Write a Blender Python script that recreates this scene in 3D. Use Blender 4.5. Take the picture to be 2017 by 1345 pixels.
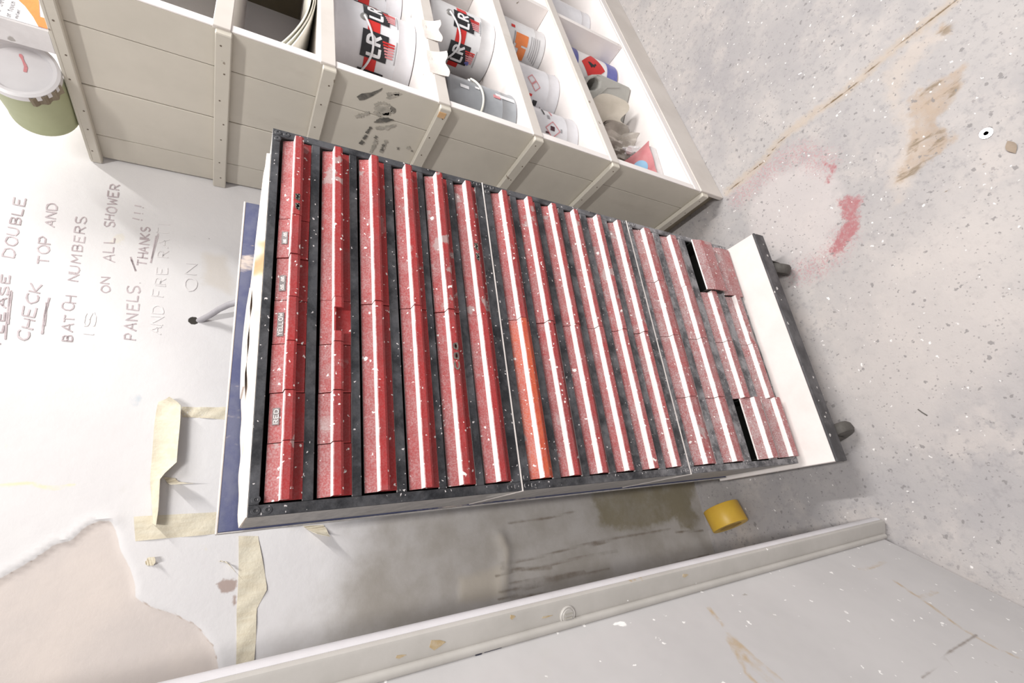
import bpy, bmesh, math, random
import numpy as np
from mathutils import Vector, Matrix

for _o in list(bpy.data.objects):
    bpy.data.objects.remove(_o, do_unlink=True)
random.seed(4); rng = np.random.default_rng(7)
scene = bpy.context.scene
COL = scene.collection
S = 2.0            # plan units -> metres
ZF = -0.07         # floor level in plan units (cabinet bottom = 0)

def Wp(p):
    return (S*p[0], S*p[1], S*(p[2]-ZF))

# ------------------------------------------------------------------ camera (photo is turned on its side)
F_PX = 936.51
CR = np.array([[-0.12927066, -0.48447924, -0.8651988], [-0.92494559, 0.37342702, -0.07090776], [0.35744195, 0.79109552, -0.49639009]])
CC = np.array([-0.0247, -0.3421, 0.5975])
cam_d = bpy.data.cameras.new('camera'); cam = bpy.data.objects.new('camera', cam_d); COL.objects.link(cam)
m = Matrix.Identity(4)
for i in range(3):
    m[i][0] = CR[0][i]; m[i][1] = -CR[1][i]; m[i][2] = -CR[2][i]
m.translation = Vector(Wp(CC))
cam.matrix_world = m
cam_d.sensor_fit = 'HORIZONTAL'; cam_d.sensor_width = 36.0; cam_d.lens = F_PX/2017*36.0
cam_d.clip_start = 0.02; cam_d.clip_end = 60
scene.camera = cam

# ------------------------------------------------------------------ light: even world light as room bounce, with ceiling tube fittings
w = bpy.data.worlds.new('room_light'); scene.world = w; w.use_nodes = True
w.node_tree.nodes['Background'].inputs[0].default_value = (1.0, 0.985, 0.975, 1)
w.node_tree.nodes['Background'].inputs[1].default_value = 0.40
def area(name, loc, target, sx, sy, power, col=(1, .985, .96)):
    d = bpy.data.lights.new(name, 'AREA'); d.shape = 'RECTANGLE'; d.size = sx; d.size_y = sy; d.energy = power; d.color = col
    o = bpy.data.objects.new(name, d); COL.objects.link(o); o.location = loc
    o.rotation_euler = (Vector(target)-Vector(loc)).to_track_quat('-Z', 'Y').to_euler(); return o
area('ceiling_tube_right', (1.62, -0.70, 2.75), (1.62, -0.70, 0), 0.10, 1.2, 64)
area('ceiling_tube_left', (0.0, -1.55, 2.75), (0.0, -1.55, 0), 0.10, 1.2, 46)
scene.view_settings.view_transform = 'Standard'; scene.view_settings.look = 'None'
scene.view_settings.gamma = 1.0; scene.view_settings.use_curve_mapping = False
scene.view_settings.exposure = 0.22

# ------------------------------------------------------------------ projection helpers: find where on a real surface a mark lies
def ray(px):
    return CR.T @ np.array([(px[0]-1008.5)/F_PX, (px[1]-672.5)/F_PX, 1.0])
def on_plane(px, p0, n):
    d = ray(px); n = np.array(n, float)
    return CC + d*(n @ (np.array(p0)-CC))/(n @ d)
def on_z(px, z): return on_plane(px, (0, 0, z), (0, 0, 1))
def on_y(px, y): return on_plane(px, (0, y, 0), (0, 1, 0))
def on_x(px, x): return on_plane(px, (x, 0, 0), (1, 0, 0))
WA = math.radians(2.5); WN = np.array([math.sin(WA), -math.cos(WA), 0.0]); WU = np.array([math.cos(WA), math.sin(WA), 0.0])
W0 = np.array([-.07, .219, 0.0])
def wall_uv(px):
    p = on_plane(px, W0, WN); return np.array([(p-W0) @ WU, p[2]])
def wall_pt(u, z, off=0.0):
    return W0 + WU*u + np.array([0, 0, z]) + WN*off
def floor_xy(px):
    return on_z(px, ZF)[:2]

# ------------------------------------------------------------------ materials
MATS = {}
class NT:
    def __init__(s, name):
        s.m = bpy.data.materials.new(name); s.m.use_nodes = True; s.t = s.m.node_tree; s.n = s.t.nodes; s.l = s.t.links
        s.b = s.n['Principled BSDF']; MATS[name] = s.m
        s.co = s.n.new('ShaderNodeTexCoord').outputs['Object']
    def link(s, a, b): s.l.new(a, b)
    def val(s, sock, v):
        if hasattr(v, 'links'): s.link(v, sock)
        else: sock.default_value = v
    def math(s, op, a, b=0.0, c=None, clamp=False):
        n = s.n.new('ShaderNodeMath'); n.operation = op; n.use_clamp = clamp
        s.val(n.inputs[0], a); s.val(n.inputs[1], b)
        if c is not None: s.val(n.inputs[2], c)
        return n.outputs[0]
    def noise(s, scale, detail=4.0, rough=.6, vec=None, dist=0.0):
        n = s.n.new('ShaderNodeTexNoise'); n.inputs['Scale'].default_value = scale; n.inputs['Detail'].default_value = detail
        n.inputs['Roughness'].default_value = rough; n.inputs['Distortion'].default_value = dist
        s.link(vec or s.co, n.inputs['Vector']); return n.outputs['Fac']
    def stretch(s, v):
        n = s.n.new('ShaderNodeMapping'); n.inputs['Scale'].default_value = v; s.link(s.co, n.inputs['Vector']); return n.outputs[0]
    def ramp(s, fac, a, b, lo=0.0, hi=1.0):
        n = s.n.new('ShaderNodeMapRange'); n.interpolation_type = 'SMOOTHSTEP'
        s.val(n.inputs['Value'], fac); n.inputs['From Min'].default_value = a; n.inputs['From Max'].default_value = b
        n.inputs['To Min'].default_value = lo; n.inputs['To Max'].default_value = hi; return n.outputs[0]
    def mix(s, fac, a, b):
        n = s.n.new('ShaderNodeMix'); n.data_type = 'RGBA'
        s.val(n.inputs[0], fac)
        for sock, v in ((n.inputs[6], a), (n.inputs[7], b)):
            if hasattr(v, 'links'): s.link(v, sock)
            else: sock.default_value = (v[0], v[1], v[2], 1)
        return n.outputs[2]
    def specks(s, scale, size, share, jitter=1.0, vec=None):
        v = s.n.new('ShaderNodeTexVoronoi'); v.inputs['Scale'].default_value = scale
        nn = s.n.new('ShaderNodeTexNoise'); nn.inputs['Scale'].default_value = scale*1.6; nn.inputs['Detail'].default_value = 3; s.link(vec or s.co, nn.inputs['Vector'])
        va = s.n.new('ShaderNodeVectorMath'); va.operation = 'MULTIPLY_ADD'; va.inputs[1].default_value = (1.1/scale,)*3
        s.link(nn.outputs['Color'], va.inputs[0]); s.link(vec or s.co, va.inputs[2]); s.link(va.outputs[0], v.inputs['Vector'])
        sep = s.n.new('ShaderNodeSeparateColor'); s.link(v.outputs['Color'], sep.inputs[0])
        on = s.math('LESS_THAN', sep.outputs[0], share)
        sz = s.math('MULTIPLY', sep.outputs[1], size)
        d = s.math('SUBTRACT', sz, v.outputs['Distance'])
        return s.math('MULTIPLY', s.ramp(d, 0.0, size*.25), on)
    def attr(s, name):
        n = s.n.new('ShaderNodeAttribute'); n.attribute_name = name; return n.outputs['Fac']
    def mask(s, name, edge, namp=0.0, nscale=30.0, detail=5.0):
        a = s.attr(name)
        if namp: a = s.math('ADD', a, s.math('MULTIPLY', s.math('SUBTRACT', s.noise(nscale, detail), .5), namp))
        return s.ramp(a, edge, -edge)
    def geo(s, which):
        n = s.n.new('ShaderNodeNewGeometry'); sp = s.n.new('ShaderNodeSeparateXYZ'); s.link(n.outputs[which], sp.inputs[0]); return sp.outputs[2]
    def done(s, col, rough=.6, bump=None, bstr=.3, bdist=.003, spec=.4, metal=0.0):
        s.val(s.b.inputs['Base Color'], col if hasattr(col, 'links') else (*col, 1)); s.val(s.b.inputs['Roughness'], rough)
        s.b.inputs['Specular IOR Level'].default_value = spec; s.b.inputs['Metallic'].default_value = metal
        if bump is not None:
            n = s.n.new('ShaderNodeBump'); n.inputs['Strength'].default_value = bstr; n.inputs['Distance'].default_value = bdist
            s.link(bump, n.inputs['Height']); s.link(n.outputs[0], s.b.inputs['Normal'])
        return s.m

def plain(name, c1, c2=None, scale=12, rough=.55, bstr=.15, speck=None, metal=0.0, spec=.4, vec=None):
    t = NT(name); c2 = c2 or tuple(x*.85 for x in c1)
    nz = t.noise(scale, 5, .65, vec=t.stretch(vec) if vec else None)
    col = t.mix(t.ramp(nz, .35, .68), c1, c2)
    if speck: 
        for (c, sc, sz, sh) in speck: col = t.mix(t.specks(sc, sz, sh), col, c)
    return t.done(col, rough, t.noise(scale*9, 3), bstr, .002, spec, metal)

WHITE = (.84, .80, .79)
def make_red(name, a, b):
    t = NT(name)
    n1 = t.noise(9, 6, .7); n2 = t.noise(38, 5, .7)
    col = t.mix(t.ramp(n1, .35, .65), a, b)
    scuff = t.ramp(t.noise(26, 4, .55), .60, .64)
    col = t.mix(t.math('MULTIPLY', scuff, t.ramp(t.noise(3.5, 2), .42, .6, 0, .75)), col, (.36, .30, .29))
    nz = t.geo('Normal'); pz = t.geo('Position')
    low = t.ramp(pz, 1.0, .15, 0.08, .62)                      # dust gathers on the lower drawers
    tilt = t.ramp(nz, .04, .22, 0.0, .30)
    film = t.math('ADD', low, tilt)
    film = t.math('MULTIPLY', film, t.ramp(n2, .25, .75, .55, 1.25))
    grain = t.ramp(t.noise(420, 2, .6), .40, .62, .55, 1.25)
    film = t.math('MULTIPLY', film, grain, clamp=True)
    col = t.mix(film, col, (.50, .385, .385))
    col = t.mix(t.ramp(t.math('ADD', nz, t.math('MULTIPLY', n2, .2)), .62, .8, 0, .96), col, (.88, .82, .80))
    col = t.mix(t.specks(150, .36, .30), col, (.82, .76, .74))
    col = t.mix(t.specks(60, .30, .07), col, (.80, .76, .74))
    return t.done(col, .55, t.noise(150, 3), .12, .002, .25)
make_red('red_plastic', (.35, .013, .014), (.27, .024, .025))
make_red('orange_plastic', (.56, .085, .015), (.42, .04, .02))
def make_black(name, a, b, dust):
    t = NT(name)
    n1 = t.noise(11, 6, .72, dist=.5)
    col = t.mix(t.ramp(n1, .42, .66), a, b)
    pz = t.geo('Position'); nz = t.geo('Normal')
    low = t.ramp(pz, .95, .2, 0.0, .70)
    fac = t.math('MULTIPLY', t.math('ADD', low, .12), t.ramp(t.noise(22, 6, .75), .36, .68, .25, 1.6), clamp=True)
    col = t.mix(fac, col, dust)
    col = t.mix(t.ramp(nz, .7, .9, 0, .85), col, (.62, .58, .57))
    col = t.mix(t.specks(140, .34, .30), col, (.66, .62, .62))
    return t.done(col, .6, t.noise(120, 3), .15, .002, .22)
make_black('black_metal', (.010, .011, .014), (.055, .057, .065), (.30, .29, .30))
plain('cabinet_grey', (.50, .47, .45), (.36, .34, .33), 5, .55, vec=(3, 3, 12), speck=[((.66, .63, .60), 12, .5, .2)])
plain('pale_edge', (.74, .68, .65), (.6, .55, .53), 20)
plain('bare_wood', (.88, .74, .62), (.86, .80, .76), 9, .7, .35, vec=(2, 14, 14), speck=[((.72, .45, .25), 7, .45, .3)])
t = NT('blue_paint')
c = t.mix(t.ramp(t.noise(10, 6, .7), .38, .6), (.07, .08, .17), (.115, .125, .20))
c = t.mix(t.ramp(t.noise(14, 5, .7, vec=t.stretch((1, 1, .4))), .57, .68, 0, .8), c, (.60, .52, .46))
c = t.mix(t.specks(30, .3, .2, vec=t.stretch((3, 1, .5))), c, (.75, .62, .45))
t.done(c, .5, t.noise(80), .25)
# cream painted timber of the shelf unit
def make_cream(name, a, b, marks=(.45, .40, .34)):
    t = NT(name)
    c = t.mix(t.ramp(t.noise(4, 5, .6), .35, .65), a, b)
    c = t.mix(t.ramp(t.noise(7, 6, .7, vec=t.stretch((1, 1, .25))), .60, .74, 0, .35), c, marks)
    c = t.mix(t.specks(22, .16, .12), c, (.30, .25, .20))
    c = t.mix(t.specks(30, .12, .06), c, (.55, .38, .22))
    return t.done(c, .5, t.noise(50, 4, vec=t.stretch((1, 1, .15))), .15, .003, .4)
make_cream('cream_paint', (.62, .575, .50), (.56, .52, .45))
make_cream('white_shelf', (.86, .81, .79), (.80, .75, .73), (.66, .58, .54))
make_cream('front_paint', (.66, .61, .57), (.58, .53, .49))
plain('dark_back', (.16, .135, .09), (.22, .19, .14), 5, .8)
plain('plinth_wood', (.36, .31, .24), (.26, .22, .16), 6, .8, vec=(1, 1, 6))
plain('nail_rust', (.16, .12, .09))
plain('stain_black', (.10, .095, .085), (.24, .22, .19), 45, .8)
plain('stain_grey', (.33, .31, .27), (.50, .46, .40), 60, .8)
plain('orange_wood', (.70, .42, .18), (.62, .42, .26), 10)
# grey door paint
t = NT('door_grey')
c = t.mix(t.ramp(t.noise(3, 5, .65), .3, .7), (.51, .493, .492), (.445, .43, .43))
c = t.mix(t.specks(95, .34, .16), c, (.80, .78, .77))
c = t.mix(t.specks(45, .30, .08, vec=t.stretch((1, 1, .4))), c, (.84, .82, .81))
c = t.mix(t.math('MULTIPLY', t.ramp(t.noise(16, 6, .7), .58, .72), .5), c, (.47, .455, .44))
c = t.mix(t.specks(26, .14, .10), c, (.33, .31, .29))
c = t.mix(t.mask('scratch_brown', .0016, .004, 60), c, (.42, .32, .21))
c = t.mix(t.mask('scratch_dark', .0010, .002, 80), c, (.26, .23, .21))
t.done(c, .45, t.noise(60, 4), .1, .002, .45)
t = NT('strip_grey')
c = t.mix(t.ramp(t.noise(6, 5, .65), .3, .7), (.475, .45, .425), (.40, .378, .352))
c = t.mix(t.specks(45, .22, .18), c, (.84, .82, .81))
c = t.mix(t.ramp(t.noise(11, 4, .6), .70, .73), c, (.38, .27, .14))
t.done(c, .45, t.noise(60, 4), .15, .002, .45)
plain('door_lip_white', (.62, .60, .62), (.54, .52, .53), 6, .35)
plain('chip_brown', (.42, .31, .17), (.52, .44, .33), 60, .6)
plain('chip_black', (.03, .03, .05))
# tin cans and contents
plain('can_white', (.72, .71, .74), (.62, .61, .64), 8, .32, .05, speck=[((.35, .33, .34), 30, .18, .12)])
plain('can_white_dirty', (.72, .71, .72), (.60, .59, .60), 6, .35, .08, speck=[((.10, .12, .35), 14, .30, .14), ((.25, .23, .24), 30, .2, .15)])
plain('can_grey', (.27, .28, .30), (.34, .35, .37), 6, .38, .08, speck=[((.80, .80, .80), 34, .16, .12)])
plain('tin_metal', (.50, .49, .48), (.40, .39, .38), 12, .3, .08, metal=.7)
plain('print_black', (.018, .017, .02), (.03, .03, .034), 20, .4)
plain('print_red', (.62, .035, .03), (.55, .03, .03), 20, .4)
plain('print_pink', (.66, .27, .28), (.62, .22, .24), 40, .4)
plain('print_white', (.78, .77, .79), (.72, .71, .73), 20, .4)
plain('print_grey', (.30, .29, .31), (.36, .35, .36), 20, .5)
plain('print_orange', (.78, .24, .07), (.72, .20, .06), 20, .4)
plain('print_blue', (.11, .12, .36), (.15, .16, .42), 20, .35)
plain('print_sky', (.30, .52, .74), (.36, .56, .76), 20, .4)
plain('paint_drip_dark', (.06, .02, .03), (.10, .03, .04), 30, .3)
plain('green_paint', (.42, .44, .27), (.36, .38, .22), 6, .4)
plain('lid_white', (.74, .72, .73), (.66, .64, .65), 5, .35, .05)
plain('carton_white', (.80, .77, .77), (.72, .69, .69), 14, .6, .2, speck=[((.45, .42, .40), 18, .2, .15)])
plain('jug_plastic', (.44, .43, .40), (.38, .37, .34), 8, .45, .1)
plain('inside_shade', (.02, .02, .018))  # near-black colour that paints the shade inside the drawer cabinets
plain('cloth_beige', (.62, .57, .52), (.50, .45, .40), 10, .9, .4)
plain('paper_beige', (.56, .50, .43), (.48, .43, .36), 10, .8, .2)
plain('paper_cream', (.80, .78, .71), (.70, .68, .59), 10, .8, .2)
plain('masking_tape', (.72, .66, .53), (.66, .585, .45), 16, .7, .5, vec=(6, 6, 1))
plain('torn_tape_white', (.74, .67, .63), (.66, .58, .54), 16, .7, .4)
plain('tape_yellow', (.74, .47, .06), (.66, .38, .05), 6, .4, .1)
plain('tape_core', (.20, .16, .11), (.30, .25, .18), 10, .8)
plain('dust_white', (.79, .73, .705), (.72, .665, .64), 6, .85, .3, speck=[((.60, .56, .54), 60, .3, .12)])
plain('dolly_edge', (.055, .052, .056), (.12, .115, .12), 20, .6, .3, speck=[((.60, .57, .56), 70, .3, .4)])
plain('rubber', (.075, .068, .062), (.13, .12, .11), 14, .7, .2)
plain('caster_dark', (.05, .045, .04), (.09, .08, .07), 14, .6, .2)
plain('bright_steel', (.80, .79, .78), (.70, .69, .68), 10, .25, .05, metal=.6)
plain('cable_grey', (.36, .34, .36), (.44, .42, .44), 10, .5)
plain('marker_ink', (.44, .37, .385), (.60, .53, .545), 30, .8)
plain('faint_ink', (.73, .70, .70), (.78, .75, .75), 30, .8)
plain('dry_leaf', (.33, .26, .20), (.25, .20, .16), 20, .8)
plain('twig_dark', (.12, .11, .10))
plain('label_tape', (.17, .15, .15), (.24, .21, .21), 30, .5)

# ------------------------------------------------------------------ geometry collector (plan units)
class G:
    def __init__(s): s.v = []; s.f = []
    def add(s, v, f):
        k = len(s.v); s.v += [tuple(map(float, p)) for p in v]; s.f += [tuple(i+k for i in q) for q in f]; return s
    def hexa(s, p, bev=0.0):
        fs = [(0, 3, 2, 1), (4, 5, 6, 7), (0, 1, 5, 4), (1, 2, 6, 5), (2, 3, 7, 6), (3, 0, 4, 7)]
        if bev <= 0: return s.add(p, fs)
        bm = bmesh.new(); vs = [bm.verts.new(q) for q in p]
        for q in fs: bm.faces.new([vs[i] for i in q])
        bmesh.ops.recalc_face_normals(bm, faces=bm.faces)
        bmesh.ops.bevel(bm, geom=list(bm.edges), offset=bev, segments=1, profile=.5, affect='EDGES')
        bm.verts.index_update()
        s.add([v.co[:] for v in bm.verts], [[v.index for v in f.verts] for f in bm.faces]); bm.free(); return s
    def box(s, x0, x1, y0, y1, z0, z1, bev=0.0):
        return s.hexa([(x0, y0, z0), (x1, y0, z0), (x1, y1, z0), (x0, y1, z0), (x0, y0, z1), (x1, y0, z1), (x1, y1, z1), (x0, y1, z1)], bev)
    def prism(s, prof, fn, t0, t1):
        """closed 2-D outline extruded: fn(a, b, t) -> point"""
        n = len(prof)
        v = [fn(a, b, t0) for a, b in prof] + [fn(a, b, t1) for a, b in prof]
        f = [tuple(range(n))[::-1], tuple(range(n, 2*n))] + [(i, (i+1) % n, n+(i+1) % n, n+i) for i in range(n)]
        return s.add(v, f)
    def lathe(s, prof, o, ax=(0, 0, 1), n=40, a0=0.0, a1=2*math.pi):
        ax = Vector(ax).normalized(); e1 = Vector((1, 0, 0)) if abs(ax.x) < .8 else Vector((0, 1, 0))
        e1 = (e1-ax*e1.dot(ax)).normalized(); e2 = ax.cross(e1); o = Vector(o)
        full = abs(a1-a0-2*math.pi) < 1e-6; m_ = n if full else n+1
        v = []
        for r, h in prof:
            for i in range(m_):
                a = a0+(a1-a0)*i/n; v.append(o+ax*h+(e1*math.cos(a)+e2*math.sin(a))*r)
        f = []
        for j in range(len(prof)-1):
            for i in range(n):
                i2 = (i+1) % m_; f.append((j*m_+i, j*m_+i2, (j+1)*m_+i2, (j+1)*m_+i))
        if full:
            if prof[0][0] > 1e-6: f.append(tuple(range(m_))[::-1])
            if prof[-1][0] > 1e-6: f.append(tuple(range((len(prof)-1)*m_, len(prof)*m_)))
        return s.add(v, f)
    def tube(s, pts, r, n=8):
        pts = [Vector(p) for p in pts]; v = []; f = []
        for i, p in enumerate(pts):
            d = (pts[min(i+1, len(pts)-1)]-pts[max(i-1, 0)]).normalized()
            a = d.cross(Vector((0, 0, 1)) if abs(d.z) < .9 else Vector((1, 0, 0))).normalized(); b = d.cross(a)
            for k in range(n):
                q = 2*math.pi*k/n; v.append(p+(a*math.cos(q)+b*math.sin(q))*r)
        for i in range(len(pts)-1):
            for k in range(n): f.append((i*n+k, i*n+(k+1) % n, (i+1)*n+(k+1) % n, (i+1)*n+k))
        f.append(tuple(range(n))[::-1]); f.append(tuple(range((len(pts)-1)*n, len(pts)*n)))
        return s.add(v, f)
    def sheet(s, fn, nu, nv, thick=None):
        """fn(u,v)->point ; thick: give a real thickness along the local normal"""
        P = [[np.array(fn(i/nu, j/nv), float) for j in range(nv+1)] for i in range(nu+1)]
        v = [P[i][j] for i in range(nu+1) for j in range(nv+1)]
        idx = lambda i, j: i*(nv+1)+j
        f = [(idx(i, j), idx(i+1, j), idx(i+1, j+1), idx(i, j+1)) for i in range(nu) for j in range(nv)]
        if thick:
            N = []
            for i in range(nu+1):
                for j in range(nv+1):
                    a = P[min(i+1, nu)][j]-P[max(i-1, 0)][j]; b = P[i][min(j+1, nv)]-P[i][max(j-1, 0)]
                    n_ = np.cross(a, b); N.append(n_/(np.linalg.norm(n_)+1e-12))
            k = len(v); v2 = [p+n_*thick for p, n_ in zip(v, N)]
            rim = [idx(i, 0) for i in range(nu+1)]+[idx(nu, j) for j in range(1, nv+1)]+[idx(i, nv) for i in range(nu-1, -1, -1)]+[idx(0, j) for j in range(nv-1, 0, -1)]
            f2 = [tuple(q+k for q in fc)[::-1] for fc in f]
            f3 = [(rim[i], rim[(i+1) % len(rim)], rim[(i+1) % len(rim)]+k, rim[i]+k)[::-1] for i in range(len(rim))]
            return s.add(v+v2, [tuple(x) for x in f]+f2+f3)
        return s.add(v, f)

def obj(name, g, mat, parent=None, smooth=None, attrs=None):
    v = np.array([Wp(p) for p in g.v]); me = bpy.data.meshes.new(name)
    if parent is None:
        org = np.array([(v[:, 0].min()+v[:, 0].max())/2, (v[:, 1].min()+v[:, 1].max())/2, v[:, 2].min()])
    else:
        q = parent; org = np.zeros(3)
        while q is not None: org = org+np.array(q.location); q = q.parent
    me.from_pydata([tuple(p) for p in (v-org)], [], g.f)
    me.materials.append(MATS[mat])
    if name not in NOFIX:
        bm = bmesh.new(); bm.from_mesh(me); bmesh.ops.recalc_face_normals(bm, faces=bm.faces); bm.to_mesh(me); bm.free()
    if smooth:
        me.polygons.foreach_set('use_smooth', [True]*len(me.polygons)); me.set_sharp_from_angle(angle=math.radians(smooth))
    if attrs:
        for k, a in attrs.items():
            at = me.attributes.new(k, 'FLOAT', 'POINT'); at.data.foreach_set('value', np.asarray(a, np.float32))
    o = bpy.data.objects.new(name, me); COL.objects.link(o)
    if parent is None: o.location = org
    else: o.parent = parent
    return o
NOFIX = {'floor', 'wall_back'}
def thing(name, base, label, cat, group=None):
    o = bpy.data.objects.new(name, None); COL.objects.link(o); o.location = Wp(base); o.empty_display_size = .05
    return tag(o, label, cat, group)
def tag(o, label, cat=None, group=None, kind=None):
    o['label'] = label
    if cat: o['category'] = cat
    if group: o['group'] = group
    if kind: o['kind'] = kind
    return o

# ------------------------------------------------------------------ distance fields for marks that have a shape of their own
def d_line(P, pts, close=False):
    pts = [np.array(p, float) for p in pts]; D = np.full(len(P), 9.0)
    seg = list(zip(pts[:-1], pts[1:]))+([(pts[-1], pts[0])] if close else [])
    for a, b in seg:
        ab = b-a; tt = np.clip(((P-a) @ ab)/max(ab @ ab, 1e-12), 0, 1)
        D = np.minimum(D, np.linalg.norm(P-(a+tt[:, None]*ab), axis=1))
    return D
def d_poly(P, pts):
    D = d_line(P, pts, True); ins = np.zeros(len(P), bool); n = len(pts)
    for i in range(n):
        (x0, y0), (x1, y1) = pts[i], pts[(i+1) % n]
        c = ((y0 > P[:, 1]) != (y1 > P[:, 1])) & (P[:, 0] < (x1-x0)*(P[:, 1]-y0)/((y1-y0) if abs(y1-y0) > 1e-12 else 1e-12)+x0)
        ins ^= c
    return np.where(ins, -D, D)
def wav(P, k, seed=0):
    r = np.random.default_rng(seed); z = np.zeros(len(P))
    for i in range(10):
        a = r.uniform(0, 6.28); f_ = k*r.uniform(.5, 2.2); z += np.sin(f_*(P[:, 0]*math.cos(a)+P[:, 1]*math.sin(a))+r.uniform(0, 6.28))/10
    return z

# ================================================================== FLOOR
def axis(a, b, step, outer_a, outer_b):
    c = np.arange(a, b+1e-9, step)
    return np.concatenate([np.linspace(outer_a, a, 8)[:-1], c, np.linspace(b, outer_b, 8)[1:]])
X = axis(-.30, 1.10, .004, -1.4, 2.0); Y = axis(-.42, .24, .004, -1.8, .30)
PX, PY = np.meshgrid(X, Y, indexing='ij'); P2 = np.stack([PX.ravel(), PY.ravel()], 1)
fp = lambda L: [floor_xy(p) for p in L]
crack = fp([(1432, 378), (1470, 345), (1505, 315), (1530, 283), (1552, 262), (1600, 225), (1632, 203), (1668, 178), (1700, 148), (1733, 118), (1775, 83), (1830, 40), (1885, -5), (1960, -70)])
crack2 = fp([(1775, 425), (1800, 405), (1838, 395), (1870, 372)])
crack3 = fp([(1925, 335), (1945, 315), (1975, 300), (1998, 288)])
brown = fp([(1790, 196), (1825, 172), (1862, 150), (1898, 130), (1890, 160), (1873, 201), (1843, 241), (1877, 272), (1852, 300), (1826, 318), (1800, 345), (1776, 358), (1766, 362), (1776, 330), (1790, 300), (1795, 255)])
brown2 = fp([(1858, 45), (1875, 50), (1872, 68), (1846, 66)])
tan = fp([(1745, 150), (1770, 110), (1830, 60), (1850, 70), (1800, 130), (1765, 190), (1800, 230), (1812, 300), (1770, 400), (1752, 350), (1785, 270), (1750, 190)])
red = fp([(1648, 398), (1668, 388), (1702, 386), (1690, 415), (1694, 440), (1676, 470), (1660, 494), (1640, 503), (1630, 498), (1648, 468), (1664, 440), (1658, 412)])
red2 = fp([(1622, 320), (1648, 325), (1641, 340), (1634, 362), (1629, 358), (1633, 335)])
pink = [fp([(1455, 388), (1500, 345), (1545, 312), (1580, 302), (1625, 322)]), fp([(1575, 535), (1610, 524), (1640, 502), (1662, 470)])]
pale = fp([(1480, 400), (1520, 340), (1600, 318), (1650, 350), (1655, 430), (1640, 490), (1580, 520), (1480, 470)])
dusty = fp([(1680, 560), (1740, 500), (1900, 380), (2030, 420), (2050, 700), (1900, 800), (1760, 900), (1640, 760)])
bump = .0012*wav(P2, 30, 3)+.0005*wav(P2, 120, 5)
dc = d_line(P2, crack); db = d_poly(P2, brown)
bump -= .004*np.exp(-(dc/.0035)**2)
bump -= .004*np.clip(-db/.01, 0, 1)
bump[np.maximum(np.abs(P2[:, 0]-.4), 0) > .9] = 0
g = G(); nx, ny = len(X), len(Y)
g.v = [(P2[i, 0], P2[i, 1], ZF+min(bump[i], 0.0)*.6) for i in range(len(P2))]
g.f = [(i*ny+j, (i+1)*ny+j, (i+1)*ny+j+1, i*ny+j+1) for i in range(nx-1) for j in range(ny-1)]
t = NT('concrete')
c = t.mix(t.ramp(t.noise(2.2, 5, .6), .33, .66), (.43, .402, .394), (.345, .327, .332))
c = t.mix(t.ramp(t.noise(7, 5, .65), .45, .7, 0, .6), c, (.52, .472, .447))
c = t.mix(t.ramp(t.noise(60, 4, .7), .50, .72, 0, .75), c, (.29, .275, .28))
c = t.mix(t.math('MULTIPLY', t.mask('dusty', .05, .1, 12), .6), c, (.53, .485, .462))
c = t.mix(t.math('MULTIPLY', t.mask('pale', .012, .03, 40), .6), c, (.56, .505, .495))
c = t.mix(t.math('MULTIPLY', t.mask('tan', .010, .035, 40), .55), c, (.52, .445, .39))
c = t.mix(t.math('MULTIPLY', t.ramp(t.math('SUBTRACT', t.attr('pink'), t.math('MULTIPLY', t.noise(140, 4, .75), .045)), 0.0, -.022), t.ramp(t.noise(170, 3, .8), .48, .56, 0, .7)), c, (.45, .26, .27))
c = t.mix(t.math('MULTIPLY', t.mask('red', .003, .020, 90), t.ramp(t.noise(120, 4, .7), .25, .6, .40, .90)), c, (.37, .13, .14))
c = t.mix(t.math('MULTIPLY', t.mask('brown', .004, .024, 50), t.ramp(t.noise(18, 5, .7), .3, .6, .4, .9)), c, (.40, .31, .24))
c = t.mix(t.math('MULTIPLY', t.mask('brown', .004, .010, 60), t.ramp(t.noise(45, 4, .6, vec=t.stretch((1, .25, 1))), .52, .62)), c, (.24, .185, .13))
c = t.mix(t.math('MULTIPLY', t.mask('crackhalo', .005, .016, 70), .65), c, (.47, .385, .31))
c = t.mix(t.mask('crack', .0008, .0026, 110), c, (.17, .12, .07))
c = t.mix(t.math('MULTIPLY', t.specks(75, .40, .24), .75), c, (.20, .187, .187))
c = t.mix(t.math('MULTIPLY', t.specks(170, .42, .35), .6), c, (.21, .195, .195))
c = t.mix(t.math('MULTIPLY', t.specks(38, .19, .14), .6), c, (.24, .22, .22))
c = t.mix(t.specks(90, .30, .16), c, (.74, .71, .70))
c = t.mix(t.specks(26, .12, .22), c, (.84, .82, .81))
t.done(c, .62, t.noise(90, 5, .7), .3, .003, .35)
fl = obj('floor', g, 'concrete', smooth=30, attrs=dict(
    crack=np.minimum(dc-.0012, np.minimum(d_line(P2, crack2)-.0004, d_line(P2, crack3)-.0005)), crackhalo=dc-.006,
    brown=np.minimum(db, d_poly(P2, brown2)), tan=d_poly(P2, tan), red=np.minimum(d_poly(P2, red), d_poly(P2, red2)),
    pink=np.minimum(d_line(P2, pink[0]), d_line(P2, pink[1]))-.004, pale=d_poly(P2, pale), dusty=d_poly(P2, dusty)))
tag(fl, 'worn concrete floor with a long crack and red stains', kind='structure')

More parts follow.
